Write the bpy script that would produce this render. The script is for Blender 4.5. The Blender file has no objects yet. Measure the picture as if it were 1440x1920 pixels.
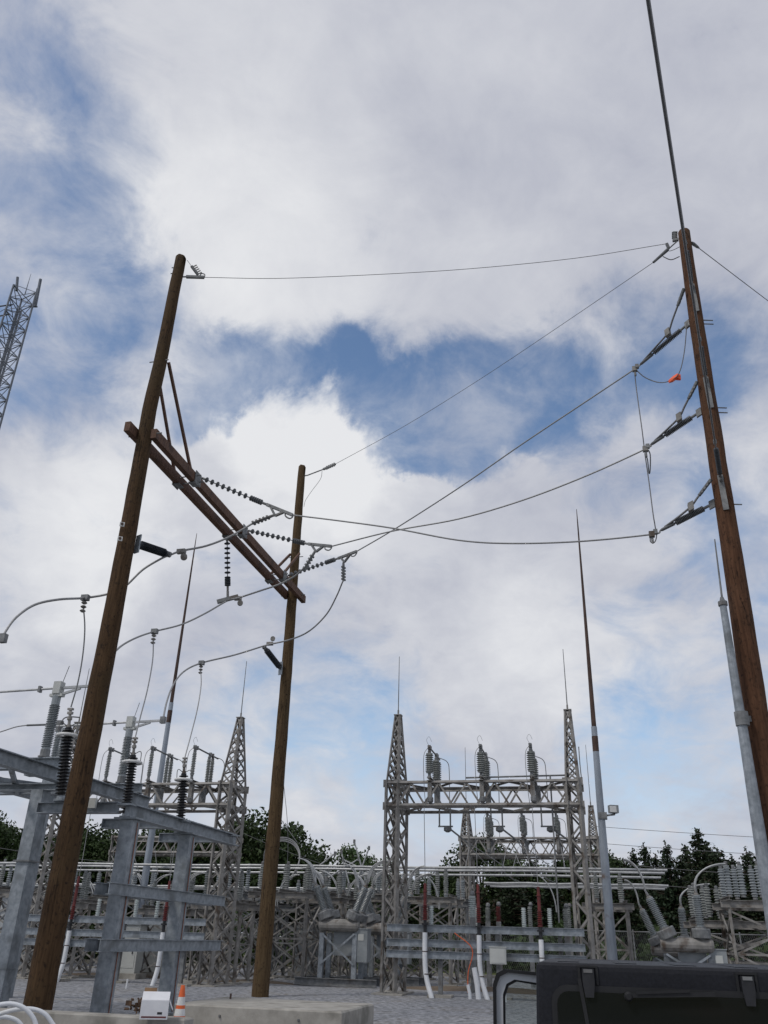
import bpy, bmesh, math, random
from mathutils import Vector, Matrix
random.seed(11)
S = bpy.context.scene
COL = S.collection
V = Vector
# ------------------------------------------------------------------ camera
F = 1550.0                      # focal length in photograph pixels (1440 x 1920)
TH, RO = math.radians(27.3), math.radians(1.7)
CAM = V((0, 0, 1.45))
fw = V((0, math.cos(TH), math.sin(TH))); rt0 = V((1, 0, 0)); up0 = V((0, -math.sin(TH), math.cos(TH)))
RT = rt0 * math.cos(RO) + up0 * math.sin(RO)
UP = -rt0 * math.sin(RO) + up0 * math.cos(RO)
cd = bpy.data.cameras.new('camera'); cam = bpy.data.objects.new('camera', cd); COL.objects.link(cam)
cd.sensor_fit = 'VERTICAL'; cd.sensor_height = 24.0; cd.lens = F / 1920 * 24.0
cd.clip_start = 0.05; cd.clip_end = 3000
m = Matrix.Identity(4)
for i in range(3):
    m[i][0], m[i][1], m[i][2], m[i][3] = RT[i], UP[i], -fw[i], CAM[i]
cam.matrix_world = m
S.camera = cam
S.render.resolution_x, S.render.resolution_y = 768, 1024
def ray(x, y): return fw + RT * ((x - 720) / F) + UP * ((960 - y) / F)
# ------------------------------------------------------------------ world, sun, exposure
SUN_EL, SUN_AZ = math.radians(52), math.radians(232)     # azimuth clockwise from +Y
w = bpy.data.worlds.new('World'); S.world = w; w.use_nodes = True
nt = w.node_tree; N = nt.nodes; L = nt.links; N.clear()
def nd(tree, t, **k):
    n = tree.nodes.new(t)
    for a, b in k.items(): setattr(n, a, b)
    return n
def mth(tree, op, a, b=None, c=None, clamp=False):
    n = nd(tree, 'ShaderNodeMath', operation=op, use_clamp=clamp)
    for i, s in enumerate((a, b, c)):
        if s is None: continue
        if isinstance(s, (int, float)): n.inputs[i].default_value = s
        else: tree.links.new(s, n.inputs[i])
    return n.outputs[0]
def maprange(tree, val, a, b, c=0.0, d=1.0, smooth=True):
    n = nd(tree, 'ShaderNodeMapRange', interpolation_type='SMOOTHSTEP' if smooth else 'LINEAR')
    tree.links.new(val, n.inputs[0])
    for i, x in enumerate((a, b, c, d)): n.inputs[1 + i].default_value = x
    return n.outputs[0]
def mixc(tree, fac, a, b, blend='MIX'):
    n = nd(tree, 'ShaderNodeMix', data_type='RGBA', blend_type=blend)
    for s, i in ((fac, 0), (a, 6), (b, 7)):
        if isinstance(s, (int, float)): n.inputs[i].default_value = s
        elif isinstance(s, (tuple, list)): n.inputs[i].default_value = (*s, 1)
        else: tree.links.new(s, n.inputs[i])
    return n.outputs[2]
sky = nd(nt, 'ShaderNodeTexSky', sky_type='NISHITA', sun_disc=False)
sky.sun_elevation = SUN_EL; sky.sun_rotation = SUN_AZ; sky.altitude = 100; sky.air_density = 1.15; sky.dust_density = 0.15; sky.ozone_density = 3.0
tc = nd(nt, 'ShaderNodeTexCoord'); DIR = tc.outputs['Generated']
sep = nd(nt, 'ShaderNodeSeparateXYZ'); L.new(DIR, sep.inputs[0])
# the cloud layer is a flat sheet seen in perspective
zz = mth(nt, 'MAXIMUM', mth(nt, 'ADD', sep.outputs[2], 0.42), 0.05)
cmb = nd(nt, 'ShaderNodeCombineXYZ')
L.new(mth(nt, 'DIVIDE', sep.outputs[0], zz), cmb.inputs[0]); L.new(mth(nt, 'DIVIDE', sep.outputs[1], zz), cmb.inputs[1])
def wnoise(scale, detail, rough, off=(0, 0, 0), dist=0.0, vec=None):
    mp = nd(nt, 'ShaderNodeMapping'); L.new(vec or cmb.outputs[0], mp.inputs[0]); mp.inputs['Location'].default_value = off
    n = nd(nt, 'ShaderNodeTexNoise'); L.new(mp.outputs[0], n.inputs[0])
    n.inputs['Scale'].default_value = scale; n.inputs['Detail'].default_value = detail
    n.inputs['Roughness'].default_value = rough; n.inputs['Distortion'].default_value = dist
    return n
big = wnoise(3.3, 10, 0.60, (3.1, 1.7, 0.4), 0.35).outputs[0]
fine = wnoise(9.5, 9, 0.62, (0.3, 5.2, 2.0), 0.5).outputs[0]
# warp the look direction a little so that openings in the cloud have ragged rims
wn = wnoise(5.0, 7, 0.6, (7, 2, 1), 0.2, DIR)
wv = nd(nt, 'ShaderNodeVectorMath', operation='SUBTRACT'); L.new(wn.outputs['Color'], wv.inputs[0]); wv.inputs[1].default_value = (.5, .5, .5)
ws = nd(nt, 'ShaderNodeVectorMath', operation='SCALE'); L.new(wv.outputs[0], ws.inputs[0]); ws.inputs['Scale'].default_value = 0.23
wa = nd(nt, 'ShaderNodeVectorMath', operation='ADD'); L.new(DIR, wa.inputs[0]); L.new(ws.outputs[0], wa.inputs[1])
wnm = nd(nt, 'ShaderNodeVectorMath', operation='NORMALIZE'); L.new(wa.outputs[0], wnm.inputs[0])
def blob(x, y, rad, core=0.0):        # soft patch of sky round one direction; rad in photograph pixels
    d = ray(x, y).normalized(); a = rad / F
    dp = nd(nt, 'ShaderNodeVectorMath', operation='DOT_PRODUCT'); L.new(wnm.outputs[0], dp.inputs[0]); dp.inputs[1].default_value = d
    return maprange(nt, dp.outputs['Value'], math.cos(a), math.cos(a * core))
def total(items, core=0.0):
    s = None
    for x, y, r, k in items:
        b = mth(nt, 'MULTIPLY', blob(x, y, r, core), k); s = b if s is None else mth(nt, 'ADD', s, b)
    return s
gaps = total([(60, 420, 210, .10), (170, 520, 170, .13), (260, 580, 150, .18), (30, 640, 170, .18), (120, 750, 130, .18), (40, 60, 140, .14), (170, 270, 130, .12),
              (420, 750, 160, .42), (540, 735, 180, .36), (680, 770, 180, .40), (800, 790, 180, .46), (910, 790, 180, .40), (1010, 740, 180, .30), (700, 650, 150, .16),
              (1170, 650, 180, .36), (1390, 620, 160, .36), (1300, 710, 150, .18),
              (720, 1250, 160, .20), (570, 1340, 180, .24), (1240, 1370, 210, .22), (1410, 1010, 150, .30), (760, 1440, 190, .14), (330, 1400, 160, .14)])
puffs = total([(130, 1010, 260, .18), (900, 1110, 380, .20), (800, 400, 480, .26), (1150, 220, 430, .26), (480, 180, 300, .14), (250, 1250, 300, .16), (980, 1330, 240, .16), (430, 560, 200, .16)])
dens = mth(nt, 'ADD', mth(nt, 'ADD', mth(nt, 'ADD', mth(nt, 'MULTIPLY', big, .55), .17), mth(nt, 'MULTIPLY', mth(nt, 'SUBTRACT', fine, .5), .95)), mth(nt, 'SUBTRACT', puffs, gaps))
soft = maprange(nt, dens, -0.02, 0.62)
heap = total([(450, 920, 140, .8), (330, 940, 140, .7), (560, 880, 150, .9), (650, 930, 150, .9), (740, 960, 120, .8), (850, 970, 120, .7), (960, 960, 120, .7), (200, 900, 150, .6), (1080, 960, 140, .6), (1130, 1190, 150, .5), (950, 1200, 170, .5)], .35)
crisp = maprange(nt, mth(nt, 'ADD', heap, mth(nt, 'MULTIPLY', mth(nt, 'SUBTRACT', fine, .5), 0.9)), 0.02, 0.80)
veil_n = wnoise(7.5, 8, 0.62, (2.2, 8.4, 0.9), 0.35).outputs[0]
veil = mth(nt, 'MULTIPLY', maprange(nt, mth(nt, 'ADD', mth(nt, 'MULTIPLY', veil_n, .7), mth(nt, 'MULTIPLY', big, .4)), 0.42, 0.74), .60)
cover = mth(nt, 'SUBTRACT', 1.0, mth(nt, 'MULTIPLY', mth(nt, 'SUBTRACT', 1.0, mth(nt, 'MAXIMUM', soft, crisp)), mth(nt, 'SUBTRACT', 1.0, veil)))
shade_n = wnoise(3.8, 7, 0.58, (9.3, 4.1, 0.7), 0.4).outputs[0]
lit = total([(560, 840, 220, .36), (680, 930, 220, .20), (130, 1010, 220, .30), (930, 1150, 240, .12), (300, 900, 240, .18), (1080, 1230, 240, .16), (430, 540, 380, .20), (420, 250, 380, .15), (520, 1500, 300, .1)])
shd = mth(nt, 'ADD', mth(nt, 'ADD', mth(nt, 'MULTIPLY', shade_n, .80), mth(nt, 'MULTIPLY', fine, .40)), lit)
cloud = mixc(nt, maprange(nt, shd, 0.36, 1.05, smooth=False), (3.25, 3.4, 4.05), (6.25, 6.3, 6.45))
hz = mixc(nt, maprange(nt, sep.outputs[2], 0.0, 0.30), (4.3, 4.9, 6.0), sky.outputs[0])     # pale air low over the horizon
out = mixc(nt, mth(nt, 'MULTIPLY', cover, 0.97), hz, cloud)
bg = nd(nt, 'ShaderNodeBackground'); L.new(out, bg.inputs[0]); bg.inputs[1].default_value = 0.13
wo = nd(nt, 'ShaderNodeOutputWorld'); L.new(bg.outputs[0], wo.inputs[0])
w.cycles.sampling_method = 'MANUAL'; w.cycles.sample_map_resolution = 256
sl = bpy.data.lights.new('sun', 'SUN'); sl.energy = 1.35; sl.angle = math.radians(10); sl.color = (1.0, 0.95, 0.88)
so = bpy.data.objects.new('sun', sl); COL.objects.link(so)
sd = V((math.sin(SUN_AZ) * math.cos(SUN_EL), math.cos(SUN_AZ) * math.cos(SUN_EL), math.sin(SUN_EL)))
so.rotation_euler = sd.to_track_quat('Z', 'Y').to_euler(); so.location = sd * 100
S.view_settings.view_transform = 'Standard'; S.view_settings.look = 'None'; S.view_settings.exposure = 0.0; S.view_settings.gamma = 1.0
S.view_settings.use_curve_mapping = False
S.render.engine = 'CYCLES'

# ------------------------------------------------------------------ placing helpers: the yard grid lies 14 degrees off the view
GA = math.radians(14)
GU = V((math.cos(GA), -math.sin(GA), 0)); GV = V((math.sin(GA), math.cos(GA), 0)); GO = V((0.33, 28.18, 0))
def G(a, b, z=0.0): return GO + GU * a + GV * b + V((0, 0, z))
def on_z(x, y, z): d = ray(x, y); return CAM + d * ((z - CAM.z) / d.z)
def on_v(x, y, v): d = ray(x, y); return CAM + d * ((v - (CAM - GO).dot(GV)) / d.dot(GV))
def on_d(x, y, D): d = ray(x, y); return CAM + d * (D / math.hypot(d.x, d.y))
def hd(p): return math.hypot(p.x, p.y)
def uu(p): return (p - GO).dot(GU)
def vv(p): return (p - GO).dot(GV)
def on_plane(x, y, P, Q):
    n = V((-(Q - P).y, (Q - P).x, 0)); d = ray(x, y)
    return CAM + d * (n.dot(P - CAM) / n.dot(d))
def path(px, d0, d1):
    n = len(px) - 1
    return [on_d(x, y, d0 + (d1 - d0) * i / n) for i, (x, y) in enumerate(px)]
def spline(pts, k=6):
    P = [V(p) for p in pts]; P = [P[0] * 2 - P[1]] + P + [P[-1] * 2 - P[-2]]; o = []
    for i in range(1, len(P) - 2):
        a, b, c, d = P[i - 1:i + 3]
        for j in range(k):
            t = j / k
            o.append(0.5 * ((2 * b) + (c - a) * t + (2 * a - 5 * b + 4 * c - d) * t * t + (3 * b - a - 3 * c + d) * t ** 3))
    return o + [P[-2]]
def sag(p, q, s, n=20):
    return [p.lerp(q, i / n) - V((0, 0, s * 4 * (i / n) * (1 - i / n))) for i in range(n + 1)]

# ------------------------------------------------------------------ materials
def pmat(name, c1, c2=None, scale=3.0, rough=0.6, metal=0.0, bump=0.0, bscale=30.0, stretch=(1, 1, 1), detail=5, lo=.35, hi=.65, spec=None, dirt=None, dscale=1.2, dlo=.5, dhi=.75, coat=0, ripple=None):
    mt = bpy.data.materials.new(name); mt.use_nodes = True
    t = mt.node_tree; b = t.nodes['Principled BSDF']
    b.inputs['Roughness'].default_value = rough; b.inputs['Metallic'].default_value = metal
    if spec is not None: b.inputs['Specular IOR Level'].default_value = spec
    if coat: b.inputs['Coat Weight'].default_value = coat
    g = nd(t, 'ShaderNodeNewGeometry')
    mp = nd(t, 'ShaderNodeMapping'); t.links.new(g.outputs['Position'], mp.inputs[0]); mp.inputs['Scale'].default_value = stretch
    def noi(sc, de=5, off=0):
        n = nd(t, 'ShaderNodeTexNoise'); t.links.new(mp.outputs[0], n.inputs[0]); n.inputs['Scale'].default_value = sc; n.inputs['Detail'].default_value = de
        n.inputs['Roughness'].default_value = .6
        return n.outputs[0]
    col = None
    if c2 is None: c2 = tuple(min(1, x * 1.25) for x in c1)
    col = mixc(t, maprange(t, noi(scale, detail), lo, hi, smooth=False), c1, c2)
    if dirt:
        n2 = nd(t, 'ShaderNodeTexNoise'); t.links.new(g.outputs['Position'], n2.inputs[0]); n2.inputs['Scale'].default_value = dscale; n2.inputs['Detail'].default_value = 7
        col = mixc(t, maprange(t, n2.outputs[0], dlo, dhi), col, dirt)
    t.links.new(col, b.inputs['Base Color'])
    if rough:
        t.links.new(maprange(t, noi(scale * 1.7), .2, .8, max(.03, rough - .1), min(1, rough + .1), False), b.inputs['Roughness'])
    if bump:
        bp = nd(t, 'ShaderNodeBump'); bp.inputs['Strength'].default_value = bump; bp.inputs['Distance'].default_value = .02
        t.links.new(noi(bscale, 6), bp.inputs['Height']); t.links.new(bp.outputs[0], b.inputs['Normal'])
    return mt
M = {}
def woodmat(name, c1, c2, dark, stain):
    mt = bpy.data.materials.new(name); mt.use_nodes = True; t = mt.node_tree; b = t.nodes['Principled BSDF']
    b.inputs['Roughness'].default_value = .9; b.inputs['Specular IOR Level'].default_value = .25
    g = nd(t, 'ShaderNodeNewGeometry'); P = g.outputs['Position']
    def noi(sc, st, de=6, rg=.6):
        mp = nd(t, 'ShaderNodeMapping'); t.links.new(P, mp.inputs[0]); mp.inputs['Scale'].default_value = st
        n = nd(t, 'ShaderNodeTexNoise'); t.links.new(mp.outputs[0], n.inputs[0]); n.inputs['Scale'].default_value = sc; n.inputs['Detail'].default_value = de; n.inputs['Roughness'].default_value = rg; return n.outputs[0]
    grain = noi(9, (3, 3, .22)); c = mixc(t, maprange(t, grain, .32, .68, smooth=False), c1, c2)
    c = mixc(t, maprange(t, noi(1.1, (1, 1, .45), 8), .46, .66), c, stain)
    c = mixc(t, maprange(t, noi(16, (1, 1, .8), 5), .52, .72), c, dark)
    ck = noi(5, (2.4, 2.4, .10), 3); crack = mth(t, 'SUBTRACT', 1.0, maprange(t, mth(t, 'ABSOLUTE', mth(t, 'SUBTRACT', ck, .5)), .0, .014))
    crack = mth(t, 'MULTIPLY', crack, maprange(t, noi(1.3, (1, 1, .5), 3), .45, .6))
    vo = nd(t, 'ShaderNodeTexVoronoi'); mp = nd(t, 'ShaderNodeMapping'); t.links.new(P, mp.inputs[0]); mp.inputs['Scale'].default_value = (1, 1, .8); t.links.new(mp.outputs[0], vo.inputs[0]); vo.inputs['Scale'].default_value = 1.5
    knot = mth(t, 'SUBTRACT', 1.0, maprange(t, vo.outputs['Distance'], .045, .11))
    c = mixc(t, mth(t, 'MULTIPLY', knot, .8), c, dark); c = mixc(t, mth(t, 'MULTIPLY', crack, .85), c, tuple(x * .35 for x in dark))
    t.links.new(c, b.inputs['Base Color'])
    hgt = mth(t, 'SUBTRACT', mth(t, 'ADD', mth(t, 'MULTIPLY', grain, .5), mth(t, 'MULTIPLY', knot, .3)), crack)
    bp = nd(t, 'ShaderNodeBump'); bp.inputs['Strength'].default_value = .7; bp.inputs['Distance'].default_value = .025; t.links.new(hgt, bp.inputs['Height']); t.links.new(bp.outputs[0], b.inputs['Normal'])
    return mt
M['pole_brown'] = woodmat('wood pole brown', (.060, .037, .017), (.120, .079, .040), (.034, .020, .011), (.086, .062, .033))
M['pole_dark'] = woodmat('wood pole dark', (.044, .024, .011), (.098, .057, .028), (.022, .013, .008), (.066, .042, .020))
M['pole_red'] = woodmat('wood pole red brown', (.064, .029, .015), (.130, .063, .034), (.034, .017, .010), (.092, .051, .030))
M['timber'] = pmat('crossarm timber', (.075, .034, .020), (.15, .078, .048), 6, .8, stretch=(3, 3, 1), bump=.4, bscale=25, dirt=(.035, .018, .012), dscale=2, dlo=.5, dhi=.75)
M['endgrain'] = pmat('end grain', (.20, .13, .055), (.30, .21, .10), 20, .9)
M['galv'] = pmat('new galvanised steel', (.19, .215, .235), (.37, .40, .43), 9, .5, .3, bump=.06, bscale=60, lo=.3, hi=.7, dirt=(.17, .185, .195), dscale=2.2, dlo=.5, dhi=.68)
M['galv_old'] = pmat('weathered galvanised steel', (.17, .162, .148), (.33, .315, .295), 4, .68, .1, bump=.1, bscale=40, lo=.3, hi=.7, dirt=(.085, .062, .045), dscale=3.0, dlo=.52, dhi=.72)
M['galv_dull'] = pmat('dull galvanised steel', (.13, .135, .138), (.25, .255, .255), 6, .6, .2, dirt=(.12, .10, .085), dscale=2, dlo=.55, dhi=.75)
M['mast'] = pmat('mast blue grey', (.24, .27, .31), (.33, .37, .42), 5, .5, .2, stretch=(1, 1, .3), dirt=(.15, .10, .07), dscale=.9, dlo=.62, dhi=.72)
M['rust'] = pmat('rusted mast', (.05, .032, .026), (.095, .058, .045), 8, .85, stretch=(1, 1, .3))
M['alu'] = pmat('stranded aluminium', (.25, .25, .25), (.36, .36, .355), 30, .5, .5)
M['alu_dark'] = pmat('darkened conductor', (.11, .11, .115), (.17, .17, .175), 30, .55, .4)
M['bus'] = pmat('bus tube aluminium', (.33, .34, .34), (.52, .525, .52), 4, .42, .3)
M['porc'] = pmat('grey porcelain', (.24, .265, .275), (.31, .335, .345), 4, .28, 0, spec=.6)
M['porc_old'] = pmat('dusty porcelain', (.20, .215, .205), (.30, .31, .295), 6, .42)
M['porc_light'] = pmat('pale porcelain', (.42, .47, .46), (.55, .59, .58), 6, .35)
M['poly_dark'] = pmat('slate polymer', (.028, .033, .04), (.05, .056, .065), 6, .5)
M['poly_black'] = pmat('black polymer', (.010, .010, .012), (.02, .02, .023), 6, .45)
M['poly_grey'] = pmat('grey polymer', (.085, .09, .095), (.13, .135, .14), 6, .5)
M['red_sil'] = pmat('red silicone', (.085, .013, .012), (.15, .026, .023), 5, .5)
M['pvc'] = pmat('white pvc', (.66, .68, .70), (.78, .79, .80), 3, .4, dirt=(.5, .49, .46), dscale=2.5, dlo=.55, dhi=.8)
M['concrete'] = pmat('concrete', (.27, .255, .225), (.40, .38, .34), 3, .9, bump=.25, bscale=40, dirt=(.19, .18, .155), dscale=1.8, dlo=.5, dhi=.7)
M['orange'] = pmat('orange plastic', (.62, .10, .02), (.75, .14, .03), 5, .5)
M['orange_flag'] = pmat('orange flag', (.85, .10, .03), (.95, .17, .06), 8, .6)
M['reflect'] = pmat('reflective white', (.62, .62, .60), (.75, .75, .73), 6, .4)
M['card_white'] = pmat('white card', (.64, .64, .66), (.74, .74, .75), 4, .7)
M['card_brown'] = pmat('brown card', (.24, .14, .075), (.33, .21, .12), 6, .85)
M['hardtop'] = pmat('textured black hardtop', (.010, .0105, .014), (.017, .018, .023), 60, .5, bump=.3, bscale=320, spec=.22)
M['rubber'] = pmat('black rubber', (.006, .006, .007), (.012, .012, .013), 10, .6)
M['trimblk'] = pmat('black plastic trim', (.012, .012, .014), (.02, .02, .023), 20, .45)
M['silver'] = pmat('silver car paint', (.55, .57, .59), (.60, .62, .64), 2, .3, .1, coat=.5)
M['bark'] = pmat('bark', (.05, .036, .024), (.10, .075, .05), 8, .9, stretch=(3, 3, .5))
M['cabinet'] = pmat('pale cabinet', (.44, .45, .43), (.52, .53, .50), 2, .5)
M['cab_grey'] = pmat('grey cabinet', (.20, .22, .23), (.28, .30, .31), 3, .5)
M['tower'] = pmat('tower steel', (.10, .115, .145), (.17, .19, .225), 4, .6, .2)
M['copper'] = pmat('copper strap', (.20, .08, .05), (.32, .15, .10), 12, .6, .2)
M['white_wall'] = pmat('pale cladding', (.46, .48, .49), (.54, .56, .57), 1, .6)
M['wet_brown'] = pmat('brown packing', (.05, .03, .02), (.12, .07, .04), 12, .9)
def glassmat():
    mt = bpy.data.materials.new('tinted glass'); mt.use_nodes = True; b = mt.node_tree.nodes['Principled BSDF']
    b.inputs['Base Color'].default_value = (.008, .009, .010, 1); b.inputs['Roughness'].default_value = .06; b.inputs['Specular IOR Level'].default_value = .5
    return mt
M['glass'] = glassmat()
def clearglass():
    mt = bpy.data.materials.new('clear glass'); mt.use_nodes = True; t = mt.node_tree
    t.nodes.clear(); o = nd(t, 'ShaderNodeOutputMaterial'); a = nd(t, 'ShaderNodeBsdfTransparent'); g = nd(t, 'ShaderNodeBsdfGlossy'); mx = nd(t, 'ShaderNodeMixShader')
    a.inputs[0].default_value = (.86, .89, .88, 1); g.inputs['Roughness'].default_value = .03; mx.inputs[0].default_value = .06
    t.links.new(a.outputs[0], mx.inputs[1]); t.links.new(g.outputs[0], mx.inputs[2]); t.links.new(mx.outputs[0], o.inputs[0])
    return mt
M['clear'] = clearglass()
def leafmat(name, c1, c2, c3):
    mt = bpy.data.materials.new(name); mt.use_nodes = True; t = mt.node_tree; b = t.nodes['Principled BSDF']
    b.inputs['Roughness'].default_value = .6; b.inputs['Specular IOR Level'].default_value = .25
    g = nd(t, 'ShaderNodeNewGeometry'); oi = nd(t, 'ShaderNodeObjectInfo')
    c = mixc(t, g.outputs['Random Per Island'], c1, c2)
    c = mixc(t, mth(t, 'MULTIPLY', oi.outputs['Random'], .6), c, c3)
    t.links.new(c, b.inputs['Base Color'])
    return mt
M['leaf'] = leafmat('broad leaves', (.018, .032, .010), (.050, .078, .022), (.035, .06, .016))
M['needle'] = leafmat('needles', (.011, .022, .011), (.030, .050, .021), (.026, .036, .014))
M['leaf_lt'] = leafmat('pale needles', (.045, .075, .03), (.09, .13, .045), (.06, .10, .035))

def groundmat(name, kind):
    mt = bpy.data.materials.new(name); mt.use_nodes = True; t = mt.node_tree; b = t.nodes['Principled BSDF']
    b.inputs['Roughness'].default_value = .92; b.inputs['Specular IOR Level'].default_value = .2
    g = nd(t, 'ShaderNodeNewGeometry'); P = g.outputs['Position']
    def noi(sc, de=6):
        n = nd(t, 'ShaderNodeTexNoise'); t.links.new(P, n.inputs[0]); n.inputs['Scale'].default_value = sc; n.inputs['Detail'].default_value = de; return n.outputs[0]
    def vor(sc):
        n = nd(t, 'ShaderNodeTexVoronoi'); t.links.new(P, n.inputs[0]); n.inputs['Scale'].default_value = sc; return n
    if kind == 'gravel':
        v = vor(55); sp = nd(t, 'ShaderNodeSeparateColor'); t.links.new(v.outputs['Color'], sp.inputs[0])
        c = mixc(t, sp.outputs[0], (.115, .12, .13), (.27, .275, .285))
        c = mixc(t, maprange(t, noi(.5), .45, .72), c, (.20, .185, .165))
        c = mixc(t, maprange(t, noi(1.7), .55, .75), c, (.12, .12, .125))
        c = mixc(t, maprange(t, noi(7, 8), .42, .60), c, (.32, .325, .34))
        c = mixc(t, maprange(t, noi(4.2, 8), .56, .70), c, (.085, .088, .095))
        h = noi(26, 8); st, di = .6, .03
    elif kind == 'dirt':
        c = mixc(t, noi(3), (.115, .088, .064), (.18, .145, .11)); h = noi(9); st, di = .6, .05
    else:
        c = mixc(t, noi(2.5), (.045, .070, .020), (.12, .13, .045)); c = mixc(t, maprange(t, noi(.25), .5, .7), c, (.20, .16, .08)); h = noi(14); st, di = .8, .08
    t.links.new(c, b.inputs['Base Color'])
    bp = nd(t, 'ShaderNodeBump'); bp.inputs['Strength'].default_value = st; bp.inputs['Distance'].default_value = di
    t.links.new(h, bp.inputs['Height']); t.links.new(bp.outputs[0], b.inputs['Normal'])
    return mt
M['gravel'] = groundmat('gravel', 'gravel'); M['dirt'] = groundmat('bare dirt', 'dirt'); M['grass'] = groundmat('rough grass', 'grass')

# ------------------------------------------------------------------ mesh helpers
ORG = {}
def thing(name, base, label, cat, group=None):
    o = bpy.data.objects.new(name, None); COL.objects.link(o); o.location = base; o.empty_display_size = .2
    o['label'] = label; o['category'] = cat
    if group: o['group'] = group
    ORG[o.name] = V(base); return o
def tag(o, label, cat, group=None):
    o['label'] = label; o['category'] = cat
    if group: o['group'] = group
    return o
def frame(d):
    d = d.normalized(); a = V((0, 0, 1)) if abs(d.z) < .95 else V((1, 0, 0))
    x = a.cross(d).normalized(); return x, d.cross(x), d
class MB:
    def __init__(s): s.v = []; s.f = []; s.sm = []
    def add(s, vs, fs, smooth=False):
        k = len(s.v); s.v += [V(p) for p in vs]; s.f += [tuple(i + k for i in q) for q in fs]; s.sm += [smooth] * len(fs); return s
    def hexa(s, c8): return s.add(c8, [(0, 3, 2, 1), (4, 5, 6, 7), (0, 1, 5, 4), (1, 2, 6, 5), (2, 3, 7, 6), (3, 0, 4, 7)])
    def box(s, c, sx, sy, sz, ax=GU, ay=GV, az=V((0, 0, 1))):
        c = V(c); a, b, d = V(ax) * sx / 2, V(ay) * sy / 2, V(az) * sz / 2
        return s.hexa([c - a - b - d, c + a - b - d, c + a + b - d, c - a + b - d, c - a - b + d, c + a - b + d, c + a + b + d, c - a + b + d])
    def bar(s, p, q, w, h, upv=V((0, 0, 1))):
        p, q = V(p), V(q); d = (q - p).normalized()
        if abs(d.dot(upv)) > .98: upv = GV
        x = d.cross(upv).normalized() * w / 2; y = x.cross(d).normalized() * h / 2
        return s.hexa([p - x - y, p + x - y, p + x + y, p - x + y, q - x - y, q + x - y, q + x + y, q - x + y])
    def channel(s, p, q, w, h, t, upv=V((0, 0, 1))):       # I-beam: web and two flanges
        p, q = V(p), V(q); d = (q - p).normalized(); y = (upv - d * upv.dot(d)).normalized()
        s.bar(p, q, t, h - 2 * t, upv); s.bar(p + y * (h / 2 - t / 2), q + y * (h / 2 - t / 2), w, t, upv); s.bar(p - y * (h / 2 - t / 2), q - y * (h / 2 - t / 2), w, t, upv); return s
    def tube(s, pts, r, n=8, cap=True):
        pts = [V(p) for p in pts]; rs = r if isinstance(r, (list, tuple)) else [r] * len(pts)
        vs, fs = [], []; px = None
        for i, p in enumerate(pts):
            d = (pts[min(i + 1, len(pts) - 1)] - pts[max(i - 1, 0)])
            if d.length < 1e-9: d = V((0, 0, 1))
            d.normalize()
            if px is None: x, y, _ = frame(d)
            else:
                x = px - d * px.dot(d)
                x = x.normalized() if x.length > 1e-6 else frame(d)[0]
                y = d.cross(x)
            px = x
            for k in range(n):
                a = 2 * math.pi * k / n; vs.append(p + (x * math.cos(a) + y * math.sin(a)) * rs[i])
        for i in range(len(pts) - 1):
            for k in range(n): fs.append((i * n + k, i * n + (k + 1) % n, (i + 1) * n + (k + 1) % n, (i + 1) * n + k))
        s.add(vs, fs, True)
        if cap:
            s.add(vs[:n], [tuple(reversed(range(n)))]); s.add(vs[-n:], [tuple(range(n))])
        return s
    def lathe(s, prof, base, axis=V((0, 0, 1)), n=12):     # prof: list of (height, radius)
        base = V(base); x, y, d = frame(V(axis)); vs, fs = [], []
        for hgt, r in prof:
            for k in range(n):
                a = 2 * math.pi * k / n; vs.append(base + d * hgt + (x * math.cos(a) + y * math.sin(a)) * r)
        for i in range(len(prof) - 1):
            for k in range(n): fs.append((i * n + k, i * n + (k + 1) % n, (i + 1) * n + (k + 1) % n, (i + 1) * n + k))
        fs.append(tuple(reversed(range(n)))); fs.append(tuple(range((len(prof) - 1) * n, len(prof) * n)))
        return s.add(vs, fs, False)
    def build(s, name, mat, parent=None, base=None, label=None):
        o_ = ORG[parent.name] if parent else V(base or (0, 0, 0))
        me = bpy.data.meshes.new(name); me.from_pydata([p - o_ for p in s.v], [], s.f); me.validate()
        if len(me.polygons) == len(s.sm): me.polygons.foreach_set('use_smooth', s.sm)
        me.materials.append(M[mat] if isinstance(mat, str) else mat)
        ob = bpy.data.objects.new(name, me); COL.objects.link(ob)
        if parent: ob.parent = parent
        else: ob.location = o_
        ORG[ob.name] = o_
        if label: ob['label'] = label
        return ob
def structure(o): o['kind'] = 'structure'; return o
def shed_profile(h, r0, r1, n, end=.04, cap=None):
    cap = cap or r0 * 1.25; p = [(0, cap), (end, cap), (end, r0)]; st = (h - 2 * end) / n
    for i in range(n):
        z = end + st * i; p += [(z + st * .15, r0), (z + st * .38, r1), (z + st * .50, r1 * .98), (z + st * .80, r0)]
    return p + [(h - end, r0), (h - end, cap), (h, cap)]
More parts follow.
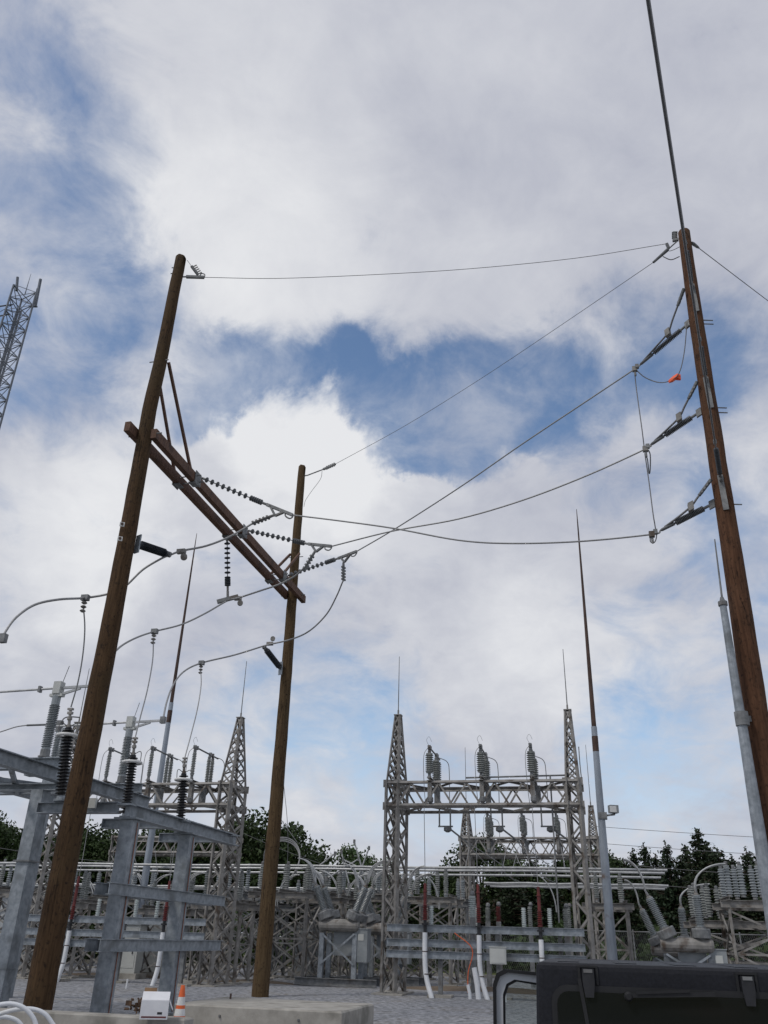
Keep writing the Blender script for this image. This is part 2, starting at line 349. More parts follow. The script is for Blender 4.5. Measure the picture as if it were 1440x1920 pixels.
# shared piece meshes
UNIT = {}
def unit_angle(mat):
    k = 'angle' + mat
    if k not in UNIT:
        b = MB(); b.hexa([V((-.5, -.5, 0)), V((.5, -.5, 0)), V((.5, -.34, 0)), V((-.5, -.34, 0)), V((-.5, -.5, 1)), V((.5, -.5, 1)), V((.5, -.34, 1)), V((-.5, -.34, 1))])
        b.hexa([V((-.5, -.34, 0)), V((-.34, -.34, 0)), V((-.34, .5, 0)), V((-.5, .5, 0)), V((-.5, -.34, 1)), V((-.34, -.34, 1)), V((-.34, .5, 1)), V((-.5, .5, 1))])
        me = bpy.data.meshes.new('angle_bar'); me.from_pydata(b.v, [], b.f); me.materials.append(M[mat]); UNIT[k] = me
    return UNIT[k]
def abar(name, p, q, w, mat, parent, n=None):              # one angle-iron piece from p to q; n = outward normal of its face
    p, q = V(p), V(q); d = q - p; z = d.normalized(); n = V(n) if n is not None else V((0, -1, .1))
    y = (n - z * n.dot(z)); y = y.normalized() if y.length > 1e-4 else frame(z)[0]
    x = y.cross(z) * -1 if False else y.cross(z); y = -y
    x = y.cross(z)
    o = bpy.data.objects.new(name, unit_angle(mat)); COL.objects.link(o); o.parent = parent
    mm = Matrix((( x.x * w, y.x * w, d.x, 0), (x.y * w, y.y * w, d.y, 0), (x.z * w, y.z * w, d.z, 0), (0, 0, 0, 1)))
    mm.translation = p - ORG[parent.name]; o.matrix_basis = mm
    ORG[o.name] = ORG[parent.name]; return o
def unit_lathe(key, prof, mat, n=12):
    if key not in UNIT:
        b = MB(); b.lathe(prof, (0, 0, 0), n=n); me = bpy.data.meshes.new(key); me.from_pydata(b.v, [], b.f); me.materials.append(M[mat]); UNIT[key] = me
    return UNIT[key]
def inst(name, me, p, parent, axis=V((0, 0, 1)), sc=(1, 1, 1)):
    o = bpy.data.objects.new(name, me); COL.objects.link(o)
    x, y, z = frame(V(axis)); mm = Matrix(((x.x * sc[0], y.x * sc[1], z.x * sc[2], 0), (x.y * sc[0], y.y * sc[1], z.y * sc[2], 0), (x.z * sc[0], y.z * sc[1], z.z * sc[2], 0), (0, 0, 0, 1)))
    if parent: o.parent = parent; mm.translation = V(p) - ORG[parent.name]; ORG[o.name] = ORG[parent.name]
    else: mm.translation = V(p); ORG[o.name] = V(p)
    o.matrix_basis = mm; return o
def post_ins(p, h, r, parent, kind='porc', n=16, name='post_insulator', axis=V((0, 0, 1))):
    return inst(name, unit_lathe(f'post{kind}{n}{h:.2f}{r:.2f}', shed_profile(h, r * .62, r, n, end=h * .05, cap=r * .8), kind, 12), p, parent, axis)
#PARTS
# ================================================================== THE SETTING
def sheet(name, mat, fn, xs, ys):
    b = MB(); vs = [V((x, y, fn(x, y))) for y in ys for x in xs]; n = len(xs)
    b.add(vs, [(j * n + i, j * n + i + 1, (j + 1) * n + i + 1, (j + 1) * n + i) for j in range(len(ys) - 1) for i in range(n - 1)], True)
    return structure(b.build(name, mat))
def lin(a, b, n): return [a + (b - a) * i / n for i in range(n + 1)]
def sm(t): t = max(0, min(1, t)); return t * t * (3 - 2 * t)
def gz_(x, y): return -.42 * (1 - sm((y - 7.5) / 4.5))
sheet('ground', 'grass', lambda x, y: gz_(x, y) - (.10 if abs(x) < 41 and -14 < y < 45 else .012), [-1500, -400, -120] + lin(-60, 60, 48) + [120, 400, 1500], [-600, -100, -20] + lin(-5, 16, 21) + [30, 44, 48, 60, 120, 400, 2000])
random.seed(3)
sheet('gravel_yard', 'gravel', lambda x, y: gz_(x, y) + (.025 * (math.sin(x * 1.3 + y * .7) * math.sin(y * .9 - x * .3)) - .02 if y > 13 else 0) + .012, lin(-42, 42, 84), lin(-15, 47, 62))
def patch(name, mat, c, ru, rv, h=.05):
    b = MB(); n, rings = 28, 5; vs = []
    ph = [random.uniform(.75, 1.2) for _ in range(n)]
    for k in range(rings + 1):
        t = k / rings
        for i in range(n):
            a = 2 * math.pi * i / n; q = V(c) + GU * math.cos(a) * ru * t * ph[i] + GV * math.sin(a) * rv * t * ph[i]
            vs.append(V((q.x, q.y, .06 - .09 * t ** 3 + h * (1 - t) * random.uniform(.4, 1))))
    b.add(vs, [(k * n + i, k * n + (i + 1) % n, (k + 1) * n + (i + 1) % n, (k + 1) * n + i) for k in range(rings) for i in range(n)], True)
    return b.build(name, mat)
structure(patch('dirt_ground', 'dirt', G(3.0, 4.2), 3.8, .9, .08)); structure(patch('dirt_ground', 'dirt', G(-10.5, 3.6), 2.6, .6, .06)); structure(patch('dirt_ground', 'dirt', G(-5.2, 3.2), 1.6, .4, .05))
# pale kerb and road beyond the yard
b = MB(); b.box(G(0, 15.8, .0), 50, .35, .22); structure(b.build('yard_kerb', 'concrete'))

# ------------------------------------------------------------------ foreground concrete
pn = on_z(641, 1897, .35); pc = pn - GU * 1.52 + GV * 1.12
t = thing('concrete_pad', V((pc.x, pc.y, 0)), 'thick square concrete pad with a broad flat top in front of the middle pole', 'concrete pad')
b = MB(); b.box(V((pc.x, pc.y, .06)), 3.04, 2.24, .58); o = b.build('slab', 'concrete', t)
bm = bmesh.new(); bm.from_mesh(o.data); bmesh.ops.bevel(bm, geom=[e for e in bm.edges if all(v.co.z > .3 for v in e.verts)], offset=.025, segments=1, affect='EDGES'); bm.to_mesh(o.data); bm.free()
for x, y in ((412, 1905), (560, 1913)):
    d = ray(x, y); q = CAM + d * ((-.5 * 2.24 - .002 - (CAM - V((pc.x, pc.y, 0))).dot(GV)) / d.dot(GV))
    b = MB(); b.lathe([(0, .022), (.03, .022), (.03, .012), (.05, .012)], q + GV * .01, -GV, 8); b.build('form_tie', 'galv_dull', t)
b = MB(); b.tube([on_z(432, 1873, .35), on_z(432, 1873, .35) + V((0, 0, .09))], .02, 6); b.build('anchor_bolt', 'rust', t)
ca = on_z(0, 1893, .30); cb = on_z(346, 1911, .30); du = (cb - ca).normalized(); dn = V((-du.y, du.x, 0))
ca2 = ca - du * 6
t = thing('concrete_curb', V(((ca2.x + cb.x) / 2, (ca2.y + cb.y) / 2, 0)), 'long low concrete foundation edge running left from the pad under the white box', 'concrete curb')
b = MB(); b.hexa([V((*(ca2.xy), -.2)), V((*(cb.xy), -.2)), V((*((cb + dn * .34).xy), -.2)), V((*((ca2 + dn * .34).xy), -.2)), V((*(ca2.xy), .30)), V((*(cb.xy), .30)), V((*((cb + dn * .34).xy), .30)), V((*((ca2 + dn * .34).xy), .30))])
o = b.build('slab', 'concrete', t)
bm = bmesh.new(); bm.from_mesh(o.data); bmesh.ops.bevel(bm, geom=[e for e in bm.edges if all(v.co.z > .25 for v in e.verts)], offset=.02, segments=1, affect='EDGES'); bm.to_mesh(o.data); bm.free()

# ------------------------------------------------------------------ wooden pole with slight natural bends
def wood_pole(name, base, top, r0, r1, mat, parent, bend, seed):
    rd = random.Random(seed); pts, rs = [], []
    for i in range(41):
        t = i / 40; p = base.lerp(top, t)
        off = V((bend(t), 0, 0)); pts.append(p + off + V((rd.uniform(-1, 1), rd.uniform(-1, 1), 0)) * .006)
        rs.append((r0 + (r1 - r0) * t ** .9) * (1 + rd.uniform(-.012, .012)))
    pts += [top + V((0, 0, .03)), top + V((0, 0, .055))]; rs += [r1 * .9, r1 * .55]
    b = MB(); b.tube(pts, rs, 20); o = b.build(name, mat, parent)
    return o
P1 = V((-5.84, 17.02, 0)) * (17 / 18); P2 = V((-2.95, 25.83, 0)); 
P1T = on_d(341, 484, 17.0); P2T = on_d(568, 876, 26.0)
ARMZ = 11.55
hf = thing('h_frame', (P1 + P2) / 2, 'tall two pole wooden H frame with a double timber crossarm holding three lines', 'utility structure')
wood_pole('pole', P1 - V((0, 0, .3)), P1T, .245, .135, 'pole_dark', hf, lambda t: .05 * math.sin(t * 7.0 - 1.2) * t + (.07 * sm((t - .72) / .12) - .07 * t) , 1)['label'] = 'dark brown front pole, thick and slightly bent'
wood_pole('pole', P2 - V((0, 0, .3)), P2T, .235, .132, 'pole_brown', hf, lambda t: .03 * math.sin(t * 5.0) * t, 2)['label'] = 'lighter brown rear pole standing behind the concrete pad'
ad = (P2 - P1).normalized(); an = V((ad.y, -ad.x, 0))
def armpt(s, z=ARMZ, off=0): return P1 + ad * s + an * off + V((0, 0, z))
ALEN = (P2 - P1).length
for off, s0, s1 in ((-.22, -.42, ALEN + .02), (.22, -.02, ALEN + .45)):
    b = MB(); b.bar(armpt(s0, off=off), armpt(s1, off=off), .14, .24); b.build('crossarm', 'timber', hf)
for off in (-.22, .22):
    for s0, s1, dz in ((.15, 1.85, 2.15), (ALEN - .15, ALEN - 1.55, 1.45)):
        b = MB(); b.bar(armpt(s0, ARMZ + dz, off * .75), armpt(s1, ARMZ + .13, off), .055, .075); b.build('brace', 'timber', hf)
ARMS = [(on_plane(352, 890, P1, P2) - P1).dot(ad), (on_plane(440, 1003, P1, P2) - P1).dot(ad), (on_plane(517, 1090, P1, P2) - P1).dot(ad)]
for s in ARMS:
    for off, k in ((-.22, -1), (.22, 1)):
        b = MB(); b.box(armpt(s, ARMZ, off + k * .085), .30, .02, .34, ad, an); b.box(armpt(s, ARMZ - .14, off), .26, .2, .02, ad, an); b.build('steel_plate', 'galv_dull', hf)
    b = MB(); b.tube([armpt(s - .08, ARMZ + .05, -.4), armpt(s - .08, ARMZ + .05, .42)], .016, 6); b.tube([armpt(s + .08, ARMZ - .05, -.4), armpt(s + .08, ARMZ - .05, .42)], .016, 6); b.build('through_bolt', 'galv_dull', hf)
for s in (0, ALEN):
    b = MB(); b.tube([armpt(s, ARMZ, -.42), armpt(s, ARMZ, .42)], .016, 6); b.build('through_bolt', 'galv_dull', hf)
    b = MB(); b.tube([armpt(s, ARMZ + (2.1 if s == 0 else 1.4), -.25), armpt(s, ARMZ + (2.1 if s == 0 else 1.4), .25)], .014, 6); b.build('through_bolt', 'galv_dull', hf)
tc_ = V((-P1.x, -P1.y, 0)).normalized()
for x, y in ((229, 983), (225, 1010)):                       # square washers on the front pole
    q = on_d(x, y, 16.79); b = MB(); xx = V((0, 0, 1)).cross(tc_).normalized()
    b.box(q, .10, .02, .10, xx, tc_); b.build('square_washer', 'reflect', hf)
    b = MB(); b.lathe([(0, .03), (.03, .03)], q + tc_ * .008, tc_, 6); b.build('bolt_head', 'rust', hf)
for x, y, D in ((322, 502, 17), (320, 513, 17), (281, 715, 17), (284, 722, 17)):
    q = on_d(x + 8, y, 17.0); b = MB(); b.tube([q, on_d(x, y, 17.0)], .014, 5); b.build('bolt_end', 'galv_dull', hf)
for x, y in ((537, 1273), (543, 1167), (528, 1411), (531, 1330)):
    q = on_d(x, y, 25.95); b = MB(); b.lathe([(0, .03), (.05, .03)], q, V((1, -.3, 0)), 6); b.build('bolt_head', 'rust', hf)

# right-hand pole with its raked shaft
R3 = 16.3
P3T = on_d(1283, 436, R3); q3 = on_d(1425, 1400, R3); P3B = q3 + (q3 - P3T) * (q3.z / (P3T.z - q3.z))
rp = thing('wood_pole', V((P3B.x, P3B.y, 0)), 'tall red brown wooden pole at the right edge carrying three stacked lines', 'utility pole')
wood_pole('pole', P3B - V((0, 0, .3)), P3T, .255, .138, 'pole_red', rp, lambda t: .03 * math.sin(t * 6) * t, 3)
def on3(y):                                                 # a point on the axis of the right pole at picture row y
    lo, hi = 0.0, 1.0
    for _ in range(40):
        mid = (lo + hi) / 2; p = P3B.lerp(P3T, mid) - CAM; yy = 960 - F * p.dot(UP) / p.dot(fw)
        if yy > y: lo = mid
        else: hi = mid
    return P3B.lerp(P3T, lo)
tow3 = V((-P3B.x, -P3B.y, 0)).normalized()                  # from the pole towards the camera side
for y in (548, 722, 905):
    c = on3(y); b = MB(); b.box(c + tow3 * .19 - V((0, 0, .32)), .11, .02, .8, V((0, 0, 1)).cross(tow3), tow3); b.box(c + tow3 * .25, .05, .10, .16, V((0, 0, 1)).cross(tow3), tow3); b.build('steel_plate', 'galv_dull', rp)
for y in (600, 607, 764, 773, 945):
    c = on3(y); b = MB(); b.tube([c, c + V((.36, 0, 0))], .014, 5); b.build('bolt_end', 'galv_dull', rp)
# ------------------------------------------------------------------ conductors and line hardware
def wire(name, pts, r, mat, label, cat='cable', group=None, n=6):
    b = MB(); b.tube(pts, r, n); o = b.build(name, mat, None, pts[len(pts) // 2]); return tag(o, label, cat, group)
def line_insulator(p, q, label, group, mat='poly_grey', n=9, r=.072, end_cluster=True, name='line_insulator', cat='insulator'):
    d = (q - p); ln = d.length; d.normalize(); t = thing(name, p, label, cat, group)
    b = MB(); b.tube([p, q], .013, 8); b.build('core_rod', 'poly_grey' if mat != 'poly_black' else mat, t)
    for a, k in ((p, 1), (q, -1)):
        b = MB(); b.lathe([(0, .02), (.02, .032), (.13, .032), (.15, .022)], a, d * k, 8); b.build('end_fitting', 'galv_dull', t)
    prof = lambda rr: [(-.014, .018), (-.004, rr), (.006, rr), (.03, .018)]
    span = ln - .34; ys = [.17 + span * .82 * i / (n - 1) for i in range(n)]
    if end_cluster: ys += [.17 + span * (.86 + .035 * i) for i in range(5)]
    key = f'shed{mat}{r:.3f}'
    for y in ys: inst('shed', unit_lathe(key, prof(r), mat, 12), p + d * y, t, d)
    return t
def deadend(p, d, jt, label, group):                        # cast dead-end clamp: body along d, jumper leg along jd
    d = d.normalized(); jd = (jt - (p + d * .24 - V((0, 0, .20)))).normalized(); t = thing('dead_end_clamp', p, label, 'clamp', group)
    e = p + d * .78
    s = V((0, 0, 1)).cross(d).normalized()
    b = MB(); b.bar(p, e, .06, .07); b.bar(p + d * .10, p + d * .28 - V((0, 0, .20)), .05, .06, s); b.bar(p + d * .28 - V((0, 0, .20)), p + d * .50 - V((0, 0, .03)), .05, .06, s); b.build('clamp_body', 'galv_dull', t)
    b = MB(); b.tube(spline([e - d * .22 - V((0, 0, .02)), e - d * .2 - V((0, 0, .10)), e - d * .08 - V((0, 0, .12)), e - V((0, 0, .05)), e], 4), .018, 6); b.build('loop', 'galv_dull', t)
    j0 = p + d * .24 - V((0, 0, .20)); j1 = j0 + jd * .55
    b = MB(); b.tube([j0, j0 + jd * .15, j1], [.034, .04, .036], 8); b.build('jumper_pad', 'galv_dull', t)
    for i in range(5): b = MB(); b.box(j0 + jd * (.15 + .09 * i), .15, .05, .05, s, jd.cross(s).normalized(), jd); b.build('bolt', 'galv_dull', t)
    return e, j1
# pixel rows of the three attachment points on the right pole, and of the strings
spans = [ # arm index, arm px, clamp px start, [span px], right clamp px, pole string top px row
    (0, (500, 946), [(537, 961), (640, 977), (740, 991), (860, 1013), (960, 1019), (1090, 1015), (1222, 1002)], (1238, 995), 947, 905, 'lowest'),
    (1, (578, 1020), [(618, 1024), (735, 996), (860, 973), (980, 938), (1100, 892), (1210, 842)], (1220, 834), 768, 722, 'middle'),
    (2, (634, 1047), [(663, 1036), (740, 992), (860, 915), (980, 832), (1100, 752), (1190, 692)], (1200, 684), 597, 548, 'topmost')]
NEAR = ['front', 'middle', 'rear']
OVN = (P3T - CAM).cross(ray(1217, 0)); OVD = OVN.cross(V((0, 0, 1))).normalized(); OVD = OVD if OVD.y < 0 else -OVD
CLAMPS = []; RIGHTJ = []
for i, cpx, spx, rpx, rowA, rowB, nm in spans:
    A0 = armpt(ARMS[i], ARMZ + .02, .40); pr_ = on3(rowA); PA = pr_ + (A0 - pr_).normalized() * .24
    C0 = on_plane(*cpx, A0, PA)
    line_insulator(A0, C0, f'grey polymer insulator string pulling right from the {NEAR[i]} attachment of the H frame crossarm', 'crossarm tension insulators')
    sp = [on_plane(x, y, A0, PA) for x, y in spx]
    jd = on_d(*[(462, 986), (574, 1062), (644, 1086)][i], hd(C0) - .05)
    e, j1 = deadend(C0, sp[0] - C0, jd, f'cast triangular dead end clamp at the {nm} of the three crossing spans', 'dead end clamps')
    rc = on_plane(*rpx, A0, PA)
    wire('conductor', spline([e] + sp[1:] + [rc], 6), .0175, 'alu', f'thick bare conductor of the {nm} span between the H frame and the right pole')
    CLAMPS.append(j1)
    # dead-end string at the right pole: smooth rod part, then sheds up to the pole
    sd_ = (PA - rc).normalized(); m0 = rc.lerp(PA, .27)
    b = MB(); t = thing('strain_insulator', rc, f'dark ribbed strain insulator with {nm} line on the right pole', 'insulator', 'right pole strain insulators')
    b.tube([rc, rc + sd_ * .05, m0], [.02, .035, .04], 8); b.build('compression_sleeve', 'poly_grey', t)
    ln = (PA - m0).length - .22
    for k in range(20): inst('shed', unit_lathe('shedstrain', [(-.016, .026), (-.006, .066), (.008, .066), (.028, .026)], 'poly_grey', 12), m0 + sd_ * (.05 + ln * k / 20), t, sd_)
    b = MB(); b.tube([m0, PA], .022, 6); b.build('core_rod', 'poly_dark', t)
    b = MB(); b.tube([PA - sd_ * .2, PA], .03, 6); b.box(PA, .06, .12, .18, V((0, 0, 1)).cross(sd_), sd_); b.build('shackle', 'galv_dull', t)
    # jumper from the overhead line clamp, down beside the string
    top = on3(rowB) + tow3 * .12 + V((-.20, 0, 0)); mid = rc.lerp(PA, .62) + V((0, 0, .12)) + tow3 * .12
    dnp = {0: (1305, 1020), 1: (1262, 0), 2: (1, 1)}
    b = MB(); t2 = thing('jumper_clamp', top, f'bolted grey jumper clamp where the {nm} line meets the right pole', 'clamp', 'right pole jumper clamps')
    jdn = (mid - top).normalized()
    b.tube([top, top + jdn * .42], [.04, .035], 8); b.build('clamp_body', 'poly_grey', t2)
    for k in range(4): b = MB(); b.box(top + jdn * (.06 + .09 * k), .12, .05, .05, V((0, 0, 1)).cross(jdn), jdn.cross(V((0, 0, 1)).cross(jdn)).normalized(), jdn); b.build('bolt', 'galv_dull', t2)
    wire('jumper_cable', spline([top + jdn * .4, top.lerp(mid, .7), mid, rc.lerp(PA, .35) + V((0, 0, .05)) + tow3 * .08, rc + sd_ * .1 + V((0, 0, .03))], 6), .022, 'alu_dark', f'curved dark jumper from the right pole onto the {nm} strain insulator')
    b = MB(); b.box(mid, .12, .12, .18, V((0, 0, 1)).cross(sd_), sd_); o = b.build('parallel_clamp', 'galv_old', None, mid); tag(o, f'small bolted clamp halfway along the {nm} jumper at the right pole', 'clamp', 'jumper mid clamps')
    RIGHTJ.append((rc, sp[-1]))
    # line that goes on over the camera from the right pole
    st_ = on3(rowB) + tow3 * .26
    far = st_ + OVD * 42 + V((0, 0, .6))
    b = MB(); hpt = st_.lerp(far, .035)
    line_insulator(st_, hpt, f'grey strain insulator on the near face of the right pole for the {nm} overhead line', 'overhead strain insulators', mat='poly_dark', n=14, r=.05, end_cluster=False)
    wire('overhead_line', sag(hpt, far, .5), .0175, 'alu_dark', f'dark {nm} line that leaves the right pole overhead toward the viewer')
# static wires
sA = on3(452)
far = P3T + OVD * 42 + V((0, 0, .8))
wire('overhead_line', sag(P3T + V((0, 0, -.05)) + tow3 * .18, far, .3), .02, 'alu_dark', 'dark shield line from the very top of the right pole up out of frame')
s1e = on_d(349, 519, 17.0); s1c = on_d(383, 520, 16.95)
t = thing('static_clamp', s1e, 'dark toothed shield wire clamp at the top of the front H frame pole', 'clamp')
b = MB(); b.bar(s1e, s1c, .06, .07); b.build('clamp_body', 'galv_dull', t)
b = MB(); b.tube([on_d(334, 519, 17.0), s1e], .02, 6); b.build('link', 'galv_dull', t)
b = MB(); q = on_d(359, 499, 16.95); b.bar(on_d(371, 515, 16.95), q, .05, .06); b.build('keeper_arm', 'galv_dull', t)
for k in range(5): b = MB(); c = on_d(371 - 2.4 * k, 514 - 3.4 * k, 16.95); b.bar(c, c + V((.10, -.02, .05)), .02, .025); b.build('bolt', 'galv_dull', t)
b = MB(); b.tube(spline([on_d(383, 521, 16.95), on_d(384, 515, 16.95), on_d(378, 513, 16.95), on_d(374, 518, 16.95)], 4), .015, 5); b.build('loop', 'galv_dull', t)
b = MB(); b.tube([q, on_d(351, 488, 17.0)], .006, 4); b.build('tail', 'alu_dark', t)
s1r = on_d(1250, 457, R3 - .1)
wire('shield_wire', spline([s1c] + [on_d(x, y, 16.95 + (R3 - 17.05) * k) for x, y, k in ((520, 522, .16), (700, 515, .37), (880, 504, .57), (1080, 484, .8))] + [s1r], 5), .0075, 'alu_dark', 'thin shield wire strung from the front H frame pole to the right pole')
s2l = on_d(577, 891, 25.95); s2c = on_d(606, 880, 25.6); s2r = on_d(1225, 492, R3 - .2)
wire('shield_wire', spline([on_d(629, 870, 25.3)] + [on_d(x, y, D) for x, y, D in ((760, 798, 23.4), (900, 711, 21.3), (1050, 611, 19))] + [s2r], 5), .0075, 'alu_dark', 'thin shield wire strung from the rear H frame pole up to the right pole')
t = thing('static_clamp', s2l, 'dark shield wire clamp angled off the top of the rear H frame pole', 'clamp')
b = MB(); b.tube([on_d(567, 893, 25.95), s2l, s2c], .022, 6); b.build('link', 'galv_dull', t); b = MB(); b.bar(s2c, on_d(629, 870, 25.3), .07, .06); b.build('clamp_body', 'galv_dull', t)
for k in range(5): b = MB(); c = s2c.lerp(on_d(629, 870, 25.3), .3 + .15 * k); b.box(c, .05, .05, .13); b.build('bolt', 'galv_dull', t)
b = MB(); b.tube(spline([on_d(604, 883, 25.6), on_d(601, 898, 25.7), on_d(585, 920, 25.8), on_d(573, 938, 25.85), on_d(570, 950, 25.85)], 5), .008, 5); b.build('ground_tail', 'alu_dark', t)
t = thing('static_clamp', s2r, 'long dark shield wire grip left of the right pole top', 'clamp')
b = MB(); b.tube([s2r, on_d(1252, 468, R3 - .12)], [.03, .045], 8); b.build('grip_body', 'poly_grey', t)
b = MB(); b.tube([on_d(1252, 468, R3 - .12), on_d(1270, 452, R3)], .016, 6); b.build('link', 'galv_dull', t)
b = MB(); b.bar(s1r, on_d(1254, 466, R3 - .1), .06, .06); b.build('keeper_arm', 'poly_grey', t)
b = MB(); b.tube(spline([on_d(1243, 481, R3 - .15), on_d(1258, 487, R3 - .1), on_d(1274, 481, R3)], 5), .012, 5); b.tube(spline([on_d(1255, 471, R3 - .15), on_d(1264, 468, R3 - .1), on_d(1274, 463, R3)], 4), .008, 5); b.build('bond_wire', 'alu_dark', t)
t = thing('static_clamp', on_d(1272, 449, R3), 'small upright toothed clamp beside the right pole top', 'clamp')
b = MB(); b.bar(on_d(1272, 449, R3), on_d(1261, 451, R3), .06, .07); b.bar(on_d(1264, 449, R3), on_d(1264, 435, R3), .05, .06, GU); b.build('clamp_body', 'poly_grey', t)
for k in range(4): b = MB(); c = on_d(1265, 436 + 3.2 * k, R3); b.box(c, .13, .05, .02); b.build('bolt', 'galv_dull', t)
gq = on_d(1297, 455, R3)
wire('guy_wire', sag(gq, gq + (on_d(1470, 585, 22) - gq) * 3.2, .05), .011, 'alu_dark', 'thin guy strand running right and down from the right pole top')
b = MB(); b.lathe([(0, .03), (.1, .045), (.3, .035), (.42, .015)], gq, on_d(1470, 585, 22) - gq, 8); tag(b.build('guy_grip', 'poly_grey', None, gq), 'short dark grip where the guy leaves the right pole top', 'clamp')

# hanging bonds between the three phases at the right pole, with the orange flag
(rc0, e0), (rc1, e1), (rc2, e2) = RIGHTJ
for k, (nm, (rc, e)) in enumerate(zip(('lowest', 'middle', 'topmost'), RIGHTJ)):
    t = thing('line_tap_clamp', e, f'small bronze tap clamp hanging on the {nm} span near the right pole', 'clamp', 'tap clamps at the right pole')
    b = MB(); b.box(e, .11, .09, .12); b.build('clamp_body', 'galv_old', t); b = MB(); b.tube([e, e - V((0, 0, .2))], .025, 6); b.build('tap_stem', 'galv_dull', t)
    b = MB(); b.box(e.lerp(rc, .45) + V((0, 0, .02)), .08, .08, .1); b.build('bolt', 'galv_dull', t)
D2, D1, D0 = hd(e2), hd(e1), hd(e0)
wire('bond_cable', spline([on_d(1190, 700, D2), on_d(1194, 735, D2), on_d(1203, 800, D1), on_d(1208, 840, D1)], 5), .012, 'alu_dark', 'thin bond hanging between the topmost and middle spans')
wire('bond_cable', spline([on_d(1209, 850, D1), on_d(1217, 905, D1), on_d(1224, 960, D0), on_d(1228, 985, D0), on_d(1231, 1005, D0), on_d(1227, 1017, D0), on_d(1220, 1016, D0), on_d(1219, 1006, D0)], 5), .012, 'alu_dark', 'thin bond hanging from the middle span to a loop under the lowest span')
wire('bond_cable', spline([on_d(1213, 841, D1), on_d(1219, 852, D1), on_d(1219, 880, D1), on_d(1217, 887, D1), on_d(1214, 862, D1), on_d(1210, 852, D1)], 5), .014, 'poly_dark', 'short black looped lead hanging under the middle span')
wire('bond_cable', spline([on_d(1193, 694, D2), on_d(1210, 708, D2), on_d(1235, 717, D2 - .1), on_d(1256, 714, R3 + .1), on_d(1273, 700, R3), on_d(1283, 660, R3), on_d(1288, 605, R3)], 6), .012, 'alu_dark', 'dark curved lead holding the orange flag between topmost span and right pole')
fp = [on_d(x, y, R3 + .05) for x, y in ((1254, 712), (1262, 705), (1270, 700), (1276, 702), (1277, 711), (1271, 708), (1263, 714), (1256, 716))]
b = MB(); bk = [p + V((0, .05, .0)) for p in fp]; n = len(fp)
ctr = sum(fp, V()) / n + V((0, -.05, 0)); ctr2 = sum(bk, V()) / n + V((0, .03, 0))
b.add(fp + [ctr], [(i, (i + 1) % n, n) for i in range(n)]); b.add(bk + [ctr2], [((i + 1) % n, i, n) for i in range(n)]); b.add(fp + bk, [(i, n + i, n + (i + 1) % n, (i + 1) % n) for i in range(n)])
tag(b.build('marker_flag', 'orange_flag', None, fp[0]), 'bright orange plastic flag tied on the lead left of the right pole', 'flag')

# ------------------------------------------------------------------ the three jumpers that come down to the switches
def standoff(p, q, label, pole):
    d = (q - p).normalized(); t = thing('standoff_insulator', p, label, 'insulator', 'pole standoff insulators')
    b = MB(); b.box(p, .15, .03, .42, V((0, 0, 1)).cross(d).normalized(), V((d.x, d.y, 0)).normalized()); b.build('mounting_plate', 'galv', t)
    ln = (q - p).length
    b = MB(); b.lathe(shed_profile(ln - .12, .075, .098, 26, .05, .07), p + d * .03, d, 14); b.build('ribbed_body', 'poly_dark', t)
    b = MB(); b.lathe([(0, .05), (.07, .05), (.07, .07), (.13, .07)], q - d * .12, d, 8); b.build('end_clamp', 'galv_dull', t)
st1 = on_d(252, 1018, 17.0); st1 = st1 + V((.06, .05, 0)); st1e = on_d(318, 1040, 17.55)
standoff(st1, st1e, 'dark ribbed standoff insulator on the right side of the front pole', P1)
st2 = on_d(526, 1253, 25.8); st2e = on_d(495, 1213, 25.3)
standoff(st2, st2e, 'grey ribbed standoff insulator leaning left off the rear pole', P2)
hi0 = armpt(ARMS[1], ARMZ - .16, -.22); hi1 = on_d(427, 1108, hd(hi0))
line_insulator(hi0, hi1, 'vertical insulator string hanging under the middle of the crossarm', None, mat='poly_dark', n=8, r=.085)
sw_v = [-15.12, -12.0, -8.85]; SWZ = 6.05
TERM = [G(-3.57, v, SWZ + .05) for v in sw_v]
cable_px = [
    [(456, 992), (425, 1009), (385, 1024), (340, 1033), (318, 1041), (303, 1047), (268, 1068), (235, 1099), (205, 1113), (160, 1121), (110, 1124), (65, 1134), (30, 1158), (10, 1185)],
    [(571, 1064), (553, 1080), (525, 1095), (490, 1107), (447, 1121), (427, 1126), (385, 1150), (340, 1171), (290, 1184), (255, 1196), (225, 1213), (205, 1236), (188, 1262)],
    [(642, 1092), (631, 1118), (612, 1152), (580, 1183), (545, 1199), (506, 1208), (495, 1211), (440, 1228), (378, 1243), (345, 1259), (325, 1284), (313, 1315)]]
mids = [(4, 17.55), (5, hd(hi1)), (6, 25.3)]
tapi = [9, 8, 8]
arr_v = [-12.6, -10.1, -7.4]
